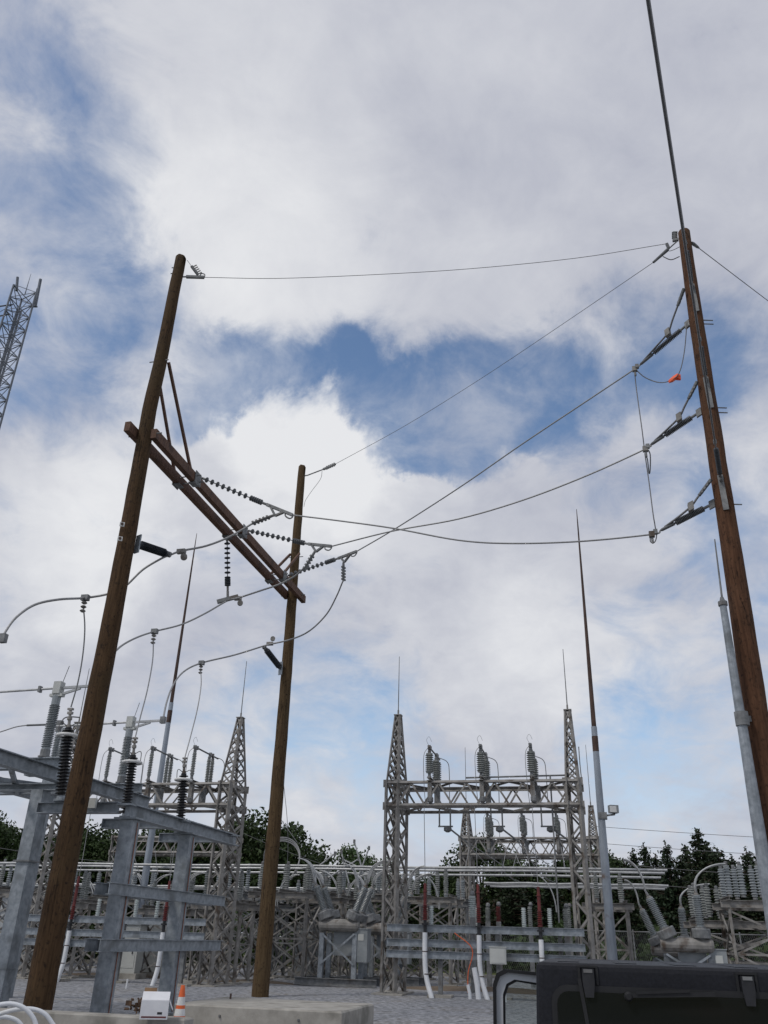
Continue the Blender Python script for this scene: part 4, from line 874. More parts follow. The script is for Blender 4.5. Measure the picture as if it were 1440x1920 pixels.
stand('lattice stand just right of the front pole', uu(on_v(190, 1670, 5)), 5.4, 2.2, 1.6, 2.6, [(-.8, -.4), (-.2, -.4), (.4, -.4), (.9, .5)], kind='porc')
stand('lattice stand behind the left gantry column', uu(on_v(370, 1690, 8)), 8.2, 2.4, 1.6, 2.7, [(-.9, -.4), (-.2, -.4), (.5, -.4)])
for k, (x, v) in enumerate(((1372, 4.6), (1440, 2.6))):
    stand(f"tall lattice stand at far right with {['a low row', 'an upper row'][k]} of packed grey insulators", uu(on_v(x, 1680, v)), v, 2.6, 2.2, [2.25, 2.75][k], [(a, d) for a in ([-1.25, -.85, -.4] if k == 0 else [-1.2, -.82, -.3, .55]) for d in (-.8, .5)], kind='porc' if k else 'porc_old', ih=1.0, ir=.11)
for k, (x, v, wu, wv, zt, lab) in enumerate(((70, 9.5, 2.2, 1.6, 3.0, 'dark lattice stand between the tall frame post and the front pole'), (130, 1.9, 1.8, 1.2, 2.3, 'low lattice stand right behind the front pole foot'), (255, 10.5, 2.4, 1.6, 3.0, 'dark lattice stand behind the second post'),
        (330, 3.4, 1.8, 1.2, 2.2, 'low lattice stand behind the third post'), (455, 11.0, 2.6, 1.6, 3.1, 'dark lattice stand right of the left gantry column'), (580, 12.2, 2.6, 1.6, 3.2, 'dark lattice stand far behind the rear pole'), (565, 7.4, 1.6, 1.4, 2.5, 'lattice stand right of the rear pole foot'),
        (425, 2.4, 1.6, 1.2, 2.4, 'low lattice stand in front of the left gantry column foot'), (470, 7.6, 2.0, 1.5, 2.9, 'lattice stand left of the rear pole'), (610, 7.0, 1.8, 1.4, 2.8, 'lattice stand behind the middle breaker'), (100, 13.0, 3.0, 1.8, 3.3, 'farthest lattice stand at left behind the buses'),
        (745, 11.5, 2.4, 1.6, 3.1, 'dark lattice stand behind the central gantry left column'), (840, 10.8, 1.8, 1.5, 2.9, 'dark lattice stand left of the far gantry column'), (690, 14.0, 2.6, 1.6, 3.4, 'farthest lattice stand left of the central gantry'), (-25, 6.5, 2.2, 1.6, 2.9, 'dark lattice stand cut by the left picture edge'))):
    stand(lab, uu(on_v(x, 1690, v)), v, wu, wv, zt, [(-wu * .4, -wv * .35), (0, -wv * .35), (wu * .4, -wv * .35), (wu * .2, wv * .35)], mat='galv_dull' if k % 2 == 0 else 'galv_old', kind='porc_old' if k % 2 else 'porc', ih=.85 + .1 * (k % 3))
for k, (x, y, v, du_, dz_) in enumerate(sorted(((150, 1645, 5.6, .9, -1.2), (60, 1630, 6.5, -.9, -1.1), (565, 1625, 7.0, 1.0, -1.2), (600, 1632, 7.5, .9, -1.3), (690, 1640, 7.5, -.9, -1.2), (560, 1640, 5.2, -.8, -1.1), (230, 1642, 6.0, .8, -1.2), (320, 1640, 6.4, -.9, -1.1), (1000, 1640, 8, .8, -1.3), (790, 1640, 7, .7, -1.2)))):
    p = on_v(x, y, v)
    for off, fr_ in ((-.1, 'front'), (.1, 'rear')):
        b = MB(); b.tube([p + GU * du_ * math.sin(a) + V((0, 0, dz_ * (1 - math.cos(a)))) + GV * off for a in [math.radians(9 * q_) for q_ in range(11)]], .022, 6); tag(b.build('arched_lead', 'bus', None, p), f"{['first', 'second', 'third', 'fourth', 'fifth', 'sixth', 'seventh', 'eighth', 'ninth', 'tenth'][k]} pair from the left, {fr_} pale arched lead bending off the buses", 'cable', 'arched bus leads')
for k, (x, v, w_, h_, lab) in enumerate(((245, 2.6, .9, 1.5, 'pale equipment cabinet behind the second post'), (300, 4.2, .8, 1.7, 'pale cabinet left of the third post'), (575, 9.8, .9, 1.6, 'grey cabinet right of the rear pole'), (60, 5.0, 1.0, 1.6, 'grey cabinet behind the tall frame post'))):
    c = on_v(x, 1760, v); u = uu(c); t = thing('equipment_cabinet', G(u, v), lab, 'cabinet', 'yard cabinets')
    b = MB(); b.box(G(u, v, h_ / 2 + .15), w_, .5, h_); b.build('housing', 'cabinet' if k < 2 else 'cab_grey', t); b = MB(); b.box(G(u, v, h_ + .17), w_ + .08, .6, .04); b.build('lid', 'cab_grey', t)
    b = MB(); b.box(G(u, v - .256, h_ / 2 + .2), w_ * .86, .012, h_ * .84); dd = b.build('door', 'cabinet' if k < 2 else 'cab_grey', t); b = MB(); b.box(G(u + w_ * .32, v - .275, h_ * .55), .03, .03, .14); b.build('handle', 'trimblk', dd); b = MB(); b.box(G(u, v, .06), w_ + .3, .8, .2); b.build('plinth', 'concrete', t)
# extra long grey insulator posts behind the cable racks
for k, (x, yb, yt, v) in enumerate(((728 + 158, 1720, 1680, 3.0), (915, 1728, 1702, 5.0), (935, 1728, 1700, 5.2), (995, 1740, 1700, 8), (1068, 1745, 1702, 8), (1062, 1740, 1704, 3))):
    p = on_v(x, yb, v); q = on_v(x, yt, v); t = thing('pedestal_insulator', V((p.x, p.y, 0)), f"{['pale large', 'second grey', 'dark red', 'fourth', 'fifth', 'rightmost'][k]} single insulator on a pedestal behind the central cable rack", 'insulator', 'pedestal insulators')
    b = MB(); b.box(V((p.x, p.y, p.z / 2)), .16, .16, p.z); b.build('pedestal', 'galv_dull', t)
    post_ins(p, max(.4, q.z - p.z), .13 if k == 0 else .095, t, ['porc_light', 'porc_old', 'red_sil', 'porc_old', 'porc_old', 'porc_old'][k], 10)
    b = MB(); b.lathe([(0, .04), (.06, .08), (.12, .07), (.16, .03)], q, n=10); b.build('cap', 'galv_dull', t)

def breaker(label, u, v, zt, ph, busdir, sc=1.0, lean=(-.42, .42)):
    t = thing('circuit_breaker', G(u, v), label, 'circuit breaker', 'circuit breakers')
    for su in (-1, 1):
        for sv in (0, 1): b = MB(); b.box(G(u + su * .62 * sc, v + sv * (ph - 1) * .95 * sc, zt / 2 - .12), .16, .16, zt - .24); b.build('leg', 'galv', t)
    abar('brace', G(u - .62 * sc, v - .09, zt * .35), G(u + .62 * sc, v - .09, zt - .25), .06, 'galv', t, -GV); abar('brace', G(u + .62 * sc, v - .1, zt * .35), G(u - .62 * sc, v - .1, zt - .25), .06, 'galv', t, -GV)
    b = MB(); b.channel(G(u - 1.5 * sc, v - .2, .12), G(u + 1.5 * sc, v - .2, .12), .2, .22, .02); b.channel(G(u - 1.5 * sc, v + (ph - 1) * .95 * sc + .2, .12), G(u + 1.5 * sc, v + (ph - 1) * .95 * sc + .2, .12), .2, .22, .02); b.build('base_skid', 'galv_dull', t)
    b = MB(); b.box(G(u + .15, v + .5, zt - .55), .75, .7, .75); b.build('mechanism_box', 'cab_grey', t)
    b = MB(); b.box(G(u + .85 * sc, v + .2, zt - .6), .45, .5, 1.0); b.box(G(u + .85 * sc, v + .2, zt - .09), .5, .55, .03); b.build('control_cabinet', 'cab_grey', t)
    b = MB(); b.box(G(u + .85 * sc, v - .06, zt - .35), .2, .012, .2); b.build('name_plate', 'cabinet', t)
    for k in range(ph):
        vk = v + k * .95 * sc
        b = MB(); L_ = .75 * sc; b.lathe([(-L_, .02), (-L_, .14), (-L_ + .08, .2), (L_ - .08, .2), (L_, .14), (L_, .02)], G(u, vk, zt), GU, 14); tank = b.build('tank', 'galv_old', t)
        for s in (-1, 1):
            ax = (GU * lean[s > 0] + V((0, 0, 1)) * 1.0).normalized(); p = G(u + s * .45 * sc, vk, zt + .1)
            b = MB(); b.lathe([(0, .13), (.08, .13), (.08, .25), (.1, .27), (.32, .27), (.35, .25), (.35, .15), (.40, .15)], p, ax, 14); b.build('bushing_collar', 'galv_dull', tank)
            post_ins(p + ax * .40, .85 * sc, .135, tank, 'porc', 15, 'bushing', ax)
            b = MB(); b.lathe([(0, .09), (.03, .09), (.05, .05), (.16, .04), (.16, .02), (.3, .02)], p + ax * (.40 + .85 * sc), ax, 10); b.build('bushing_cap', 'galv_old', tank)
            tp = p + ax * (.65 + .85 * sc); bu, bz = busdir[0 if s < 0 else 1][k]
            for off in (-.2, 0, .2):
                tu, tz = uu(tp), tp.z; b = MB()
                b.tube([tp - ax * .2] + [G(bu + (tu - bu) * math.sin(a), vk + off * math.cos(a * .5), tz + (bz - tz) * math.cos(a)) for a in [math.radians(90 - 9 * q_) for q_ in range(11)]], .024, 6); b.build('bus_lead', 'bus', t)
    return t
u_, z_ = gp(1288, 1772, 1.6)
breaker('large grey breaker with splayed bushings behind the dark vehicle', u_, 1.6, z_, 1, [[(uu(on_v(1168, 1632, 3)), 3.85)], [(uu(on_v(1350, 1640, 3)), 3.75)]], 1.0, (-.42, .0))
u_, z_ = gp(1262, 1782, 7.0)
breaker('smaller grey breaker behind and left of the one behind the vehicle', u_, 7.0, z_, 1, [[(uu(on_v(1172, 1664, 7)), 3.6)], [(uu(on_v(1330, 1664, 7)), 3.5)]], 1.0, (-.4, .0))
u_, z_ = gp(636, 1735, 3.4)
breaker('grey breaker with splayed bushings between the rear pole and central gantry', u_, 3.4, z_, 2, [[(u_ - 1.6, 3.95), (u_ - 1.7, 3.7)], [(u_ + 1.7, 3.9), (u_ + 1.8, 3.7)]], .95)
u_, z_ = gp(716, 1742, 5.6)
breaker('grey breaker mostly hidden behind the central gantry left column', u_, 5.6, z_, 2, [[(u_ - 1.5, 3.95), (u_ - 1.6, 3.7)], [(u_ + 1.6, 3.9), (u_ + 1.7, 3.7)]], .95)
u_, z_ = gp(278, 1735, 6.5)
breaker('grey breaker behind the cable rack of the left gantry', u_, 6.5, z_, 2, [[(u_ - 1.6, 3.9), (u_ - 1.7, 3.7)], [(u_ + 1.6, 3.9), (u_ + 1.7, 3.7)]], .95)

# V switches standing open over the bus between pole and gantry
for k, (x, y0, y1, lean) in enumerate(sorted(((668, 1655, 1590, .55), (686, 1655, 1578, -.5), (655, 1660, 1597, -.35), (612, 1648, 1610, 1.4), (577, 1640, 1600, 1.2), (700, 1640, 1612, -1.3)))):
    p = on_v(x, y0, 8.5); q = on_v(x, y1, 8.5) + GU * lean; t = thing('slanted_switch', p, f"{['first', 'second', 'third', 'fourth', 'fifth', 'sixth'][k]} from the left of the slanted open switches right of the rear pole", 'switch', 'slanted switch arms')
    b = MB(); b.tube([p, q], [.04, .028], 6); b.build('arm', 'bus', t); b = MB(); b.box(p, .16, .16, .18); b.build('hinge', 'galv_dull', t); b = MB(); b.box(q, .08, .08, .16); b.build('contact', 'galv_dull', t)
    post_ins(p - V((0, 0, .85)), .8, .10, t, 'porc_old', 9)
# coil of large conductor loops behind the rear pole
for k in range(3):
    c = on_v(528, 1612 + 3 * k, 7.5 + .4 * k); b = MB(); R_ = .86
    b.tube([c + GU * R_ * .9 * math.cos(a) + V((0, 0, R_ * math.sin(a))) + GV * .15 * math.sin(2 * a) for a in [math.radians(-50 + 9.5 * i) for i in range(30)]], .028, 6); tag(b.build('conductor_loop', 'alu', None, c), f"big arched conductor loop behind the rear pole, {['front', 'middle', 'back'][k]} of three", 'cable', 'arched loops behind the rear pole')
# inverted V leads from the upper to the lower buses
for k, (x0, x1) in enumerate(((880, 870), (950, 940), (960, 985), (972, 958), (985, 997), (1041, 1036), (1052, 1062), (215, 205), (247, 262), (290, 296), (322, 318), (335, 345))):
    p = on_v(x0, 1588, 11.5 if k < 7 else 5.5); q = on_v(x1, 1640, 10 if k < 7 else 5.5); b = MB(); b.tube([p, p.lerp(q, .5) + V((0, 0, -.02)), q], .013, 5); tag(b.build('bus_drop', 'alu', None, p), f"{['first','second','third','fourth','fifth','sixth','seventh'][k if k < 7 else k - 7]} from the left of the thin slanted leads under {'the far gantry' if k < 7 else 'the left gantry'}", 'wire', 'slanted bus leads' + (' centre' if k < 7 else ' left'))

# ================================================================== masts and far tower
def mast(px_top, px_low, v, r0, r1, split, label, flood=False):
    tpt = on_v(*px_top, v); lo = on_v(*px_low, v); base = lo + (lo - tpt) * (lo.z / (tpt.z - lo.z)); t = thing('lightning_mast', base, label, 'lightning mast', 'tall lightning masts')
    zs_ = split
    def pt(z): return base.lerp(tpt, z / tpt.z)
    def rr(z): return r0 + (r1 - r0) * z / tpt.z
    b = MB(); b.tube([pt(0), pt(zs_ * .5), pt(zs_)], [r0, rr(zs_ * .5), rr(zs_)], 14); b.build('lower_shaft', 'mast', t)
    b = MB(); b.tube([pt(zs_), pt(tpt.z * .8), pt(tpt.z - .9)], [rr(zs_) * .86, rr(tpt.z * .8) * .8, rr(tpt.z) * .8], 12); b.build('upper_shaft', 'rust', t)
    b = MB(); b.tube([pt(zs_ - .9), pt(zs_ - .35)], rr(zs_) * 1.08, 14); b.build('splice_collar', 'rust', t)
    b = MB(); b.tube([pt(tpt.z - .95), tpt], [.03, .012], 6); b.build('lightning_rod', 'rust', t)
    b = MB(); b.box(base + V((0, 0, .05)), .8, .8, .12); b.build('base_plate', 'concrete', t)
    return t, pt, rr
t, pt, rr = mast((1081, 955), (1148, 1790), 4.2, .17, .035, 8.6, 'slim rust topped mast right of the central gantry with a floodlight')
p = on_v(1130, 1530, 4.2); q = on_v(1153, 1527, 4.2); hq = on_v(1148, 1519, 4.2)
b = MB(); b.bar(p, q, .05, .06); b.bar(q, q + V((0, 0, .16)), .04, .05); b.build('light_bracket', 'galv_dull', t)
b = MB(); b.box(hq + V((.04, 0, .03)), .30, .24, .26, (GU + GV * .4).normalized(), (GV - GU * .4).normalized()); b.build('floodlight', 'cab_grey', t); b = MB(); b.box(hq + V((.0, -.13, .02)), .24, .015, .2, (GU + GV * .4).normalized(), (GV - GU * .4).normalized()); b.build('floodlight_glass', 'reflect', t)
b = MB(); b.box(p, .30, .30, .22); b.build('bracket_band', 'galv_dull', t)
mast((369, 1000), (285, 1560), 6.2, .17, .04, 10.6, 'slim mast rising behind the left gantry, grey below and rusty above')
# near steel mast beside the right pole
SD = 15.9
mt_ = on_d(1355, 1131, SD); ml = on_d(1420, 1540, SD); mbz = ml + (ml - mt_) * (ml.z / (mt_.z - ml.z))
t = thing('lightning_mast', V((mbz.x, mbz.y, 0)), 'tapered grey steel mast with a thin rod just left of the right pole', 'lightning mast')
b = MB(); b.tube([mbz, mt_], [.135, .062], 12); o = b.build('shaft', 'galv', t)
for pl in o.data.polygons: pl.use_smooth = False
b = MB(); b.lathe([(-.06, .06), (-.05, .085), (.03, .085), (.05, .05), (.12, .03)], mt_, mt_ - mbz, 12); b.build('cap', 'galv_dull', t)
b = MB(); b.tube([mt_, on_d(1340, 1011, SD)], [.02, .012], 6); b.build('lightning_rod', 'galv_dull', t)
c = on_d(1391, 1348, SD); p3 = on3(1348); b = MB(); b.lathe([(-.12, .10), (-.12, .118), (.12, .118), (.12, .1)], c, mt_ - mbz, 14); b.bar(c, p3, .06, .10); b.build('bracket', 'galv_dull', t)

# communication tower, three-legged lattice
TD = 48
def tw(x, y): return on_d(x, y, TD)
tt = tw(45, 548); cx, cy = tt.x, tt.y; ztop = tt.z
twr = thing('lattice_tower', V((cx, cy, 0)), 'tall slim three sided lattice radio tower at the left edge', 'tower')
def leg3(k, z): r_ = .80 + .40 * (1 - z / ztop); a = math.radians(120 + 120 * k); return V((cx + r_ * math.cos(a), cy + r_ * math.sin(a), z))
for k in range(3): b = MB(); b.tube([leg3(k, 0), leg3(k, ztop)], .06, 6); b.build('leg', 'tower', twr)
nb = 36
for i in range(nb):
    z0, z1 = ztop * i / nb, ztop * (i + 1) / nb
    for k in range(3):
        a, c = k, (k + 1) % 3
        abar('brace', leg3(a, z0), leg3(c, z1), .05, 'tower', twr, V((0, -1, 0))); abar('brace', leg3(c, z0), leg3(a, z1), .05, 'tower', twr, V((0, -1, .1))); abar('strut', leg3(a, z1), leg3(c, z1), .045, 'tower', twr, V((0, -1, 0)))
b = MB()
for dx in (-.16, -.08, 0, .1, .18): b.tube([V((cx + dx, cy + .05, 0)), V((cx + dx, cy + .05, ztop - 1.5))], .035, 5)
b.build('cable_run', 'tower', twr)
b = MB(); b.tube([V((cx + .1, cy, ztop - .2)), V((cx + .1, cy, ztop + 1.6))], [.035, .012], 5); b.build('rod', 'tower', twr)
def ant(x0, y0, x1, y1, r_, nm): b = MB(); b.tube([tw(x0, y0), tw(x1, y1)], r_, 8); b.build(nm, 'tower', twr)
ant(66, 575, 76, 524, .10, 'panel_antenna'); ant(54, 575, 70, 575, .06, 'antenna_arm'); ant(63, 570, 70, 541, .05, 'antenna_mount'); ant(31, 545, 33, 520, .09, 'whip_antenna'); ant(24, 571, -20, 577, .05, 'side_arm'); ant(19, 589, -20, 596, .05, 'side_arm'); ant(24, 571, -20, 596, .02, 'side_arm')
# thin distant wires
for k, (x0, y0, x1, y1) in enumerate(((1110, 1549, 1445, 1565), (1110, 1580, 1445, 1597), (1180, 1622, 1445, 1636), (1170, 1655, 1400, 1664), (0, 1590, 330, 1622), (455, 1562, 720, 1655))):
    p, q = on_d(x0, y0, 46), on_d(x1, y1, 44); p, q = (p, p + (q - p) * 2.5) if k < 4 else (p, q); wire('far_wire', sag(p, q, .15, 10), .012, 'alu_dark', f"{['highest', 'second', 'third', 'lowest'][k] if k < 4 else 'single'} faint distant wire {'crossing the sky at right' if k < 4 else ('low behind the front pole' if k == 4 else 'sloping right behind the rear pole')}", 'wire', 'far wires')
wire('tail_wire', spline([on_d(528, 1411, 25.9), on_d(532, 1470, 25.9), on_d(538, 1530, 25.8), on_d(540, 1580, 25.8), on_d(538, 1640, 25.8)], 5), .009, 'alu_dark', 'loose wire hanging down beside the rear pole', 'wire')
wire('tail_wire', spline([on_d(1000 + 85, 1400, 33), on_d(1088, 1440, 33), on_d(1093, 1480, 33)], 4), .02, 'galv_dull', 'faint far lightning rod behind the right spire', 'wire')

# ================================================================== white shed far left, fence
sp_ = on_z(25, 1800, 0); q = V((-19.5, 43, 0))
t = thing('control_building', q, 'pale low control building glimpsed behind the posts at far left', 'building')
b = MB(); b.box(q + V((0, 0, 1.4)), 9, 4.5, 2.8); b.build('wall', 'white_wall', t); b = MB(); b.box(q + V((0, 0, 2.86)), 9.4, 4.9, .14); b.build('roof', 'cab_grey', t)
for du_ in (-2.5, 2.5): b = MB(); b.box(q + GU * du_ - GV * 2.27 + V((0, 0, 1.05)), .95, .04, 2.1); b.build('door', 'cab_grey', t)
fen = thing('chain_link_fence', G(0, 20.5), 'long chain link fence along the grass behind the yard', 'fence')
for i in range(27): b = MB(); b.tube([G(-32 + 2.5 * i, 20.5, 0), G(-32 + 2.5 * i, 20.5, 2.2)], .035, 6); b.build('post', 'galv_dull', fen)
b = MB(); b.tube([G(-32, 20.5, 2.1), G(33, 20.5, 2.1)], .025, 6); b.build('top_rail', 'galv_dull', fen)
b = MB()
for i in range(650): u = -32 + .1 * i; b.add([G(u, 20.46, .05), G(u + .006, 20.46, .05), G(u + 1.0, 20.46, 2.1), G(u + .994, 20.46, 2.1)], [(0, 1, 2, 3)]); b.add([G(u + 1.0, 20.455, .05), G(u + 1.006, 20.455, .05), G(u + .006, 20.455, 2.1), G(u, 20.455, 2.1)], [(0, 1, 2, 3)])
o = b.build('wire_mesh', 'galv_dull', fen); o['kind'] = 'stuff'

# ================================================================== trees
def leaf_quad(b, c, s, rd):
    n = V((rd.gauss(0, 1), rd.gauss(0, 1), rd.gauss(.4, 1))).normalized(); x, y, _ = frame(n); a = rd.uniform(0, 6.28); x2 = x * math.cos(a) + y * math.sin(a); y2 = n.cross(x2)
    b.add([c - x2 * s, c - y2 * s * .5, c + x2 * s, c + y2 * s * .5], [(0, 1, 2, 3)])
def broad_mesh(seed, mat):
    rd = random.Random(seed); b = MB(); cl = []
    for _ in range(64):
        while True:
            p = V((rd.uniform(-1, 1), rd.uniform(-1, 1), rd.uniform(-1, 1)))
            if .25 < p.length < 1: break
        p = p.normalized() * (p.length ** .5); cl.append((V((p.x * .42, p.y * .42, .62 + p.z * .36)), rd.uniform(.08, .16)))
    for c, r_ in cl:
        for _ in range(300):
            q = V((rd.gauss(0, 1), rd.gauss(0, 1), rd.gauss(0, .8))); q = q.normalized() * r_ * rd.uniform(.5, 1.12); leaf_quad(b, c + q, rd.uniform(.012, .022), rd)
    me = bpy.data.meshes.new('crown'); me.from_pydata(b.v, [], b.f); me.materials.append(M[mat])
    tb = MB(); tb.tube([V((0, 0, 0)), V((.01, 0, .2)), V((-.01, .01, .45)), V((0, 0, .8))], [.03, .024, .017, .006], 7)
    for c, r_ in cl[:14]: tb.tube([V((0, 0, .25 + .3 * rd.random())), c * .6 + V((0, 0, .2)), c], [.012, .008, .003], 5)
    tm = bpy.data.meshes.new('trunk'); tm.from_pydata(tb.v, [], tb.f); tm.materials.append(M['bark']); return me, tm
def conifer_mesh(seed, mat, wide=.24, ragged=.35):
    rd = random.Random(seed); b = MB(); tb = MB(); tb.tube([V((0, 0, 0)), V((.004, 0, .5)), V((0, 0, .99))], [.022, .013, .003], 6)
    for i in range(30):
        h = .06 + .90 * (i / 30) + rd.uniform(-.01, .01); R_ = wide * 1.05 * (1 - h) ** 1.05 * (1 if h > .18 else .8) + .018
        nbr = 12 if h < .7 else 8
        for j in range(nbr):
            a = rd.uniform(0, 6.28); r_ = R_ * rd.uniform(1 - ragged, 1 + ragged * .6); dr = rd.uniform(-.015, .035) * (1 if h < .75 else 1.3)
            e = V((math.cos(a) * r_, math.sin(a) * r_, h + dr)); tb.tube([V((0, 0, h)), e], [.004, .001], 3, False)
            m_ = max(9, int(62 * r_ / wide))
            for k in range(m_):
                f = (k + rd.random()) / m_; c = V((0, 0, h)).lerp(e, .2 + .8 * f) + V((rd.gauss(0, .012), rd.gauss(0, .012), rd.gauss(0, .010))); leaf_quad(b, c, rd.uniform(.009, .018), rd)
    for k in range(14): leaf_quad(b, V((rd.gauss(0, .006), rd.gauss(0, .006), rd.uniform(.93, 1.01))), .012, rd)
    me = bpy.data.meshes.new('crown'); me.from_pydata(b.v, [], b.f); me.materials.append(M[mat]); tm = bpy.data.meshes.new('trunk'); tm.from_pydata(tb.v, [], tb.f); tm.materials.append(M['bark']); return me, tm
TM = {'b': [broad_mesh(s, 'leaf') for s in (1, 2, 3)], 'c': [conifer_mesh(s, 'needle', w_, .4) for s, w_ in ((4, .24), (5, .28), (6, .21), (16, .33))], 'p': [broad_mesh(7, 'leaf_lt'), conifer_mesh(8, 'leaf_lt', .3, .5)]}
tree_px = [ # x, top row, distance, kind, width factor, label
    (1305, 1552, 55, 'c', 1.35, 'tallest dark evergreen left of the right mast'), (1247, 1576, 56, 'c', 1.15, 'pointed dark evergreen left of the tallest evergreen'), (1206, 1580, 57, 'c', 1.05, 'slim dark evergreen second from the mast with the floodlight'),
    (1186, 1590, 58, 'c', 1.05, 'slim dark evergreen first right of the mast with the floodlight'), (1345, 1590, 58, 'c', 1.7, 'wide dark evergreen right of the tallest evergreen'), (1398, 1588, 56, 'c', 1.4, 'olive evergreen just left of the grey steel mast'),
    (1440, 1602, 60, 'c', 1.6, 'dark evergreen at the right picture edge'), (1275, 1605, 62, 'c', 1.7, 'dark evergreen filling behind the tallest one'), (1225, 1640, 60, 'c', 1.8, 'low evergreen filling the gap behind the right breaker leads'), (1148, 1600, 62, 'c', 1.3, 'small evergreen just right of the floodlight mast'), (1118, 1608, 66, 'b', 1.0, 'small green tree left of the floodlight mast'),
    (1160, 1640, 58, 'c', 1.9, 'dark evergreen behind the right bus stand'), (1370, 1630, 54, 'c', 1.9, 'low dark evergreen behind the far right stands'), (1320, 1640, 54, 'c', 2.0, 'low dark evergreen behind the right breaker'),
    (1228, 1600, 63, 'c', 1.5, 'dark evergreen between the two pointed evergreens'), (1325, 1578, 61, 'c', 1.4, 'pointed evergreen touching the tallest one on its right'), (1285, 1582, 64, 'c', 1.3, 'pointed evergreen touching the tallest one on its left'), (1370, 1602, 62, 'c', 1.5, 'dark evergreen left of the olive evergreen'), (1418, 1606, 63, 'c', 1.5, 'dark evergreen behind the grey steel mast'), (1170, 1612, 62, 'c', 1.5, 'dark evergreen behind the bus stand top'), (1262, 1640, 57, 'c', 2.0, 'low dense evergreen under the tallest one'), (1415, 1650, 55, 'c', 2.0, 'low dense evergreen behind the rightmost stand'),
    (905, 1588, 64, 'b', 1.1, 'dark tree behind the far gantry left part'), (945, 1586, 66, 'c', 1.5, 'dark evergreen behind the far gantry middle'), (995, 1612, 62, 'c', 1.8, 'dark evergreen right of the far gantry middle'), (1045, 1606, 64, 'c', 1.5, 'dark evergreen at the far gantry right end'), (1085, 1600, 62, 'b', 1.1, 'dark tree behind the central gantry right column'), (960, 1640, 58, 'c', 2.0, 'low evergreen behind the red cable ends'), (1030, 1645, 57, 'c', 2.0, 'low evergreen behind the right cable riser'), (890, 1650, 60, 'c', 1.8, 'low evergreen behind the middle cable riser'),
    (668, 1597, 62, 'p', 1.0, 'pale open pine left of the central gantry'), (706, 1611, 60, 'p', 1.0, 'smaller pale tree beside the central gantry left column'), (690, 1640, 64, 'b', 1.3, 'low dark tree left of the central gantry'), (770, 1650, 66, 'b', 1.3, 'low dark tree inside the central gantry opening'), (830, 1645, 66, 'b', 1.2, 'low tree beside the far gantry left column'),
    (500, 1534, 60, 'b', 1.1, 'largest broad dark tree behind the rear pole'), (545, 1600, 62, 'b', 1.2, 'broad tree right of the rear pole'), (455, 1575, 64, 'b', 1.3, 'broad dark tree behind the left gantry column'), (590, 1630, 66, 'b', 1.5, 'low tree behind the slanted switch arms'), (400, 1590, 62, 'b', 1.3, 'dark tree under the left gantry beam right end'), (330, 1560, 58, 'b', 1.2, 'dark tree behind the third black arrester'), (275, 1568, 60, 'b', 1.2, 'dark tree behind the second post'), (195, 1555, 60, 'b', 1.1, 'dark tree right beside the front pole'), (150, 1575, 60, 'b', 1.2, 'dark tree partly hidden by the front pole'),
    (12, 1542, 52, 'b', 1.0, 'broad green tree at the left picture edge'), (38, 1560, 54, 'b', .8, 'smaller green tree left of the tall switch frame post'), (-25, 1560, 54, 'b', 1.2, 'green tree cut by the left picture edge'), (95, 1600, 58, 'b', 1.4, 'low dark tree between switch frame post and front pole')]
rt_ = random.Random(5)
for i, (x, yt, D, kd, wf, lab) in enumerate(tree_px):
    p = on_d(x, yt, D); h = p.z; ms = TM[kd]; me, tm = ms[i % len(ms)]; base = V((p.x, p.y, -.02))
    t = thing('evergreen_tree' if kd == 'c' else 'pine_tree' if kd == 'p' else 'broadleaf_tree', base, lab, 'tree', 'trees behind the yard')
    for nm, me_ in (('crown', me), ('trunk', tm)):
        o = bpy.data.objects.new(nm, me_); COL.objects.link(o); o.parent = t; o.rotation_euler = (0, 0, rt_.uniform(0, 6.28)); s_ = h if kd != 'b' else h * 1.02; o.scale = (s_ * wf * .92, s_ * wf * .92, s_)
b = MB(); rd = random.Random(9)
for _ in range(26000):
    a = rd.uniform(-.62, .62); D = rd.uniform(50, 56); c = V((math.sin(a) * D, math.cos(a) * D, 0)); hh = 1.5 + .9 * math.sin(a * 37) * math.sin(a * 91 + 2) + rd.uniform(-.3, .5)
    leaf_quad(b, c + V((0, 0, rd.random() ** .7 * max(.5, hh))), rd.uniform(.12, .24), rd)
o = b.build('undergrowth', 'leaf'); o['kind'] = 'stuff'; o['label'] = 'dark low undergrowth along the foot of the trees behind the yard'; o['category'] = 'bushes'

# ================================================================== parked vehicle
vz = -.42; rl = on_d(1000, 1800, 5.1); VA = math.radians(13); CU = V((math.cos(VA), -math.sin(VA), 0)); CV = V((math.sin(VA), math.cos(VA), 0)); ZT = rl.z
co = V((rl.x, rl.y, vz)) + CU * .78                        # middle of the rear, at ground level
car = thing('parked_vehicle', co, 'dark hardtop off road vehicle seen from behind at lower right, side door open', 'car')
def K(a, bb, z): return co + CU * a + CV * bb + V((0, 0, z))
ZR = ZT - vz
def loft(name, secs, mat, parent, bev=.03, seg=2):
    b = MB(); n = len(secs[0]); vs = [K(*p) for s_ in secs for p in s_]
    fs = [(i * n + k, i * n + (k + 1) % n, (i + 1) * n + (k + 1) % n, (i + 1) * n + k) for i in range(len(secs) - 1) for k in range(n)]
    fs += [tuple(reversed(range(n))), tuple(range((len(secs) - 1) * n, len(secs) * n))]; b.add(vs, fs); o = b.build(name, mat, parent)
    bm = bmesh.new(); bm.from_mesh(o.data); bmesh.ops.recalc_face_normals(bm, faces=bm.faces[:])
    if bev: bmesh.ops.bevel(bm, geom=bm.edges[:], offset=bev, segments=seg, affect='EDGES', profile=.6)
    bm.to_mesh(o.data); bm.free()
    for pl in o.data.polygons: pl.use_smooth = False
    return o
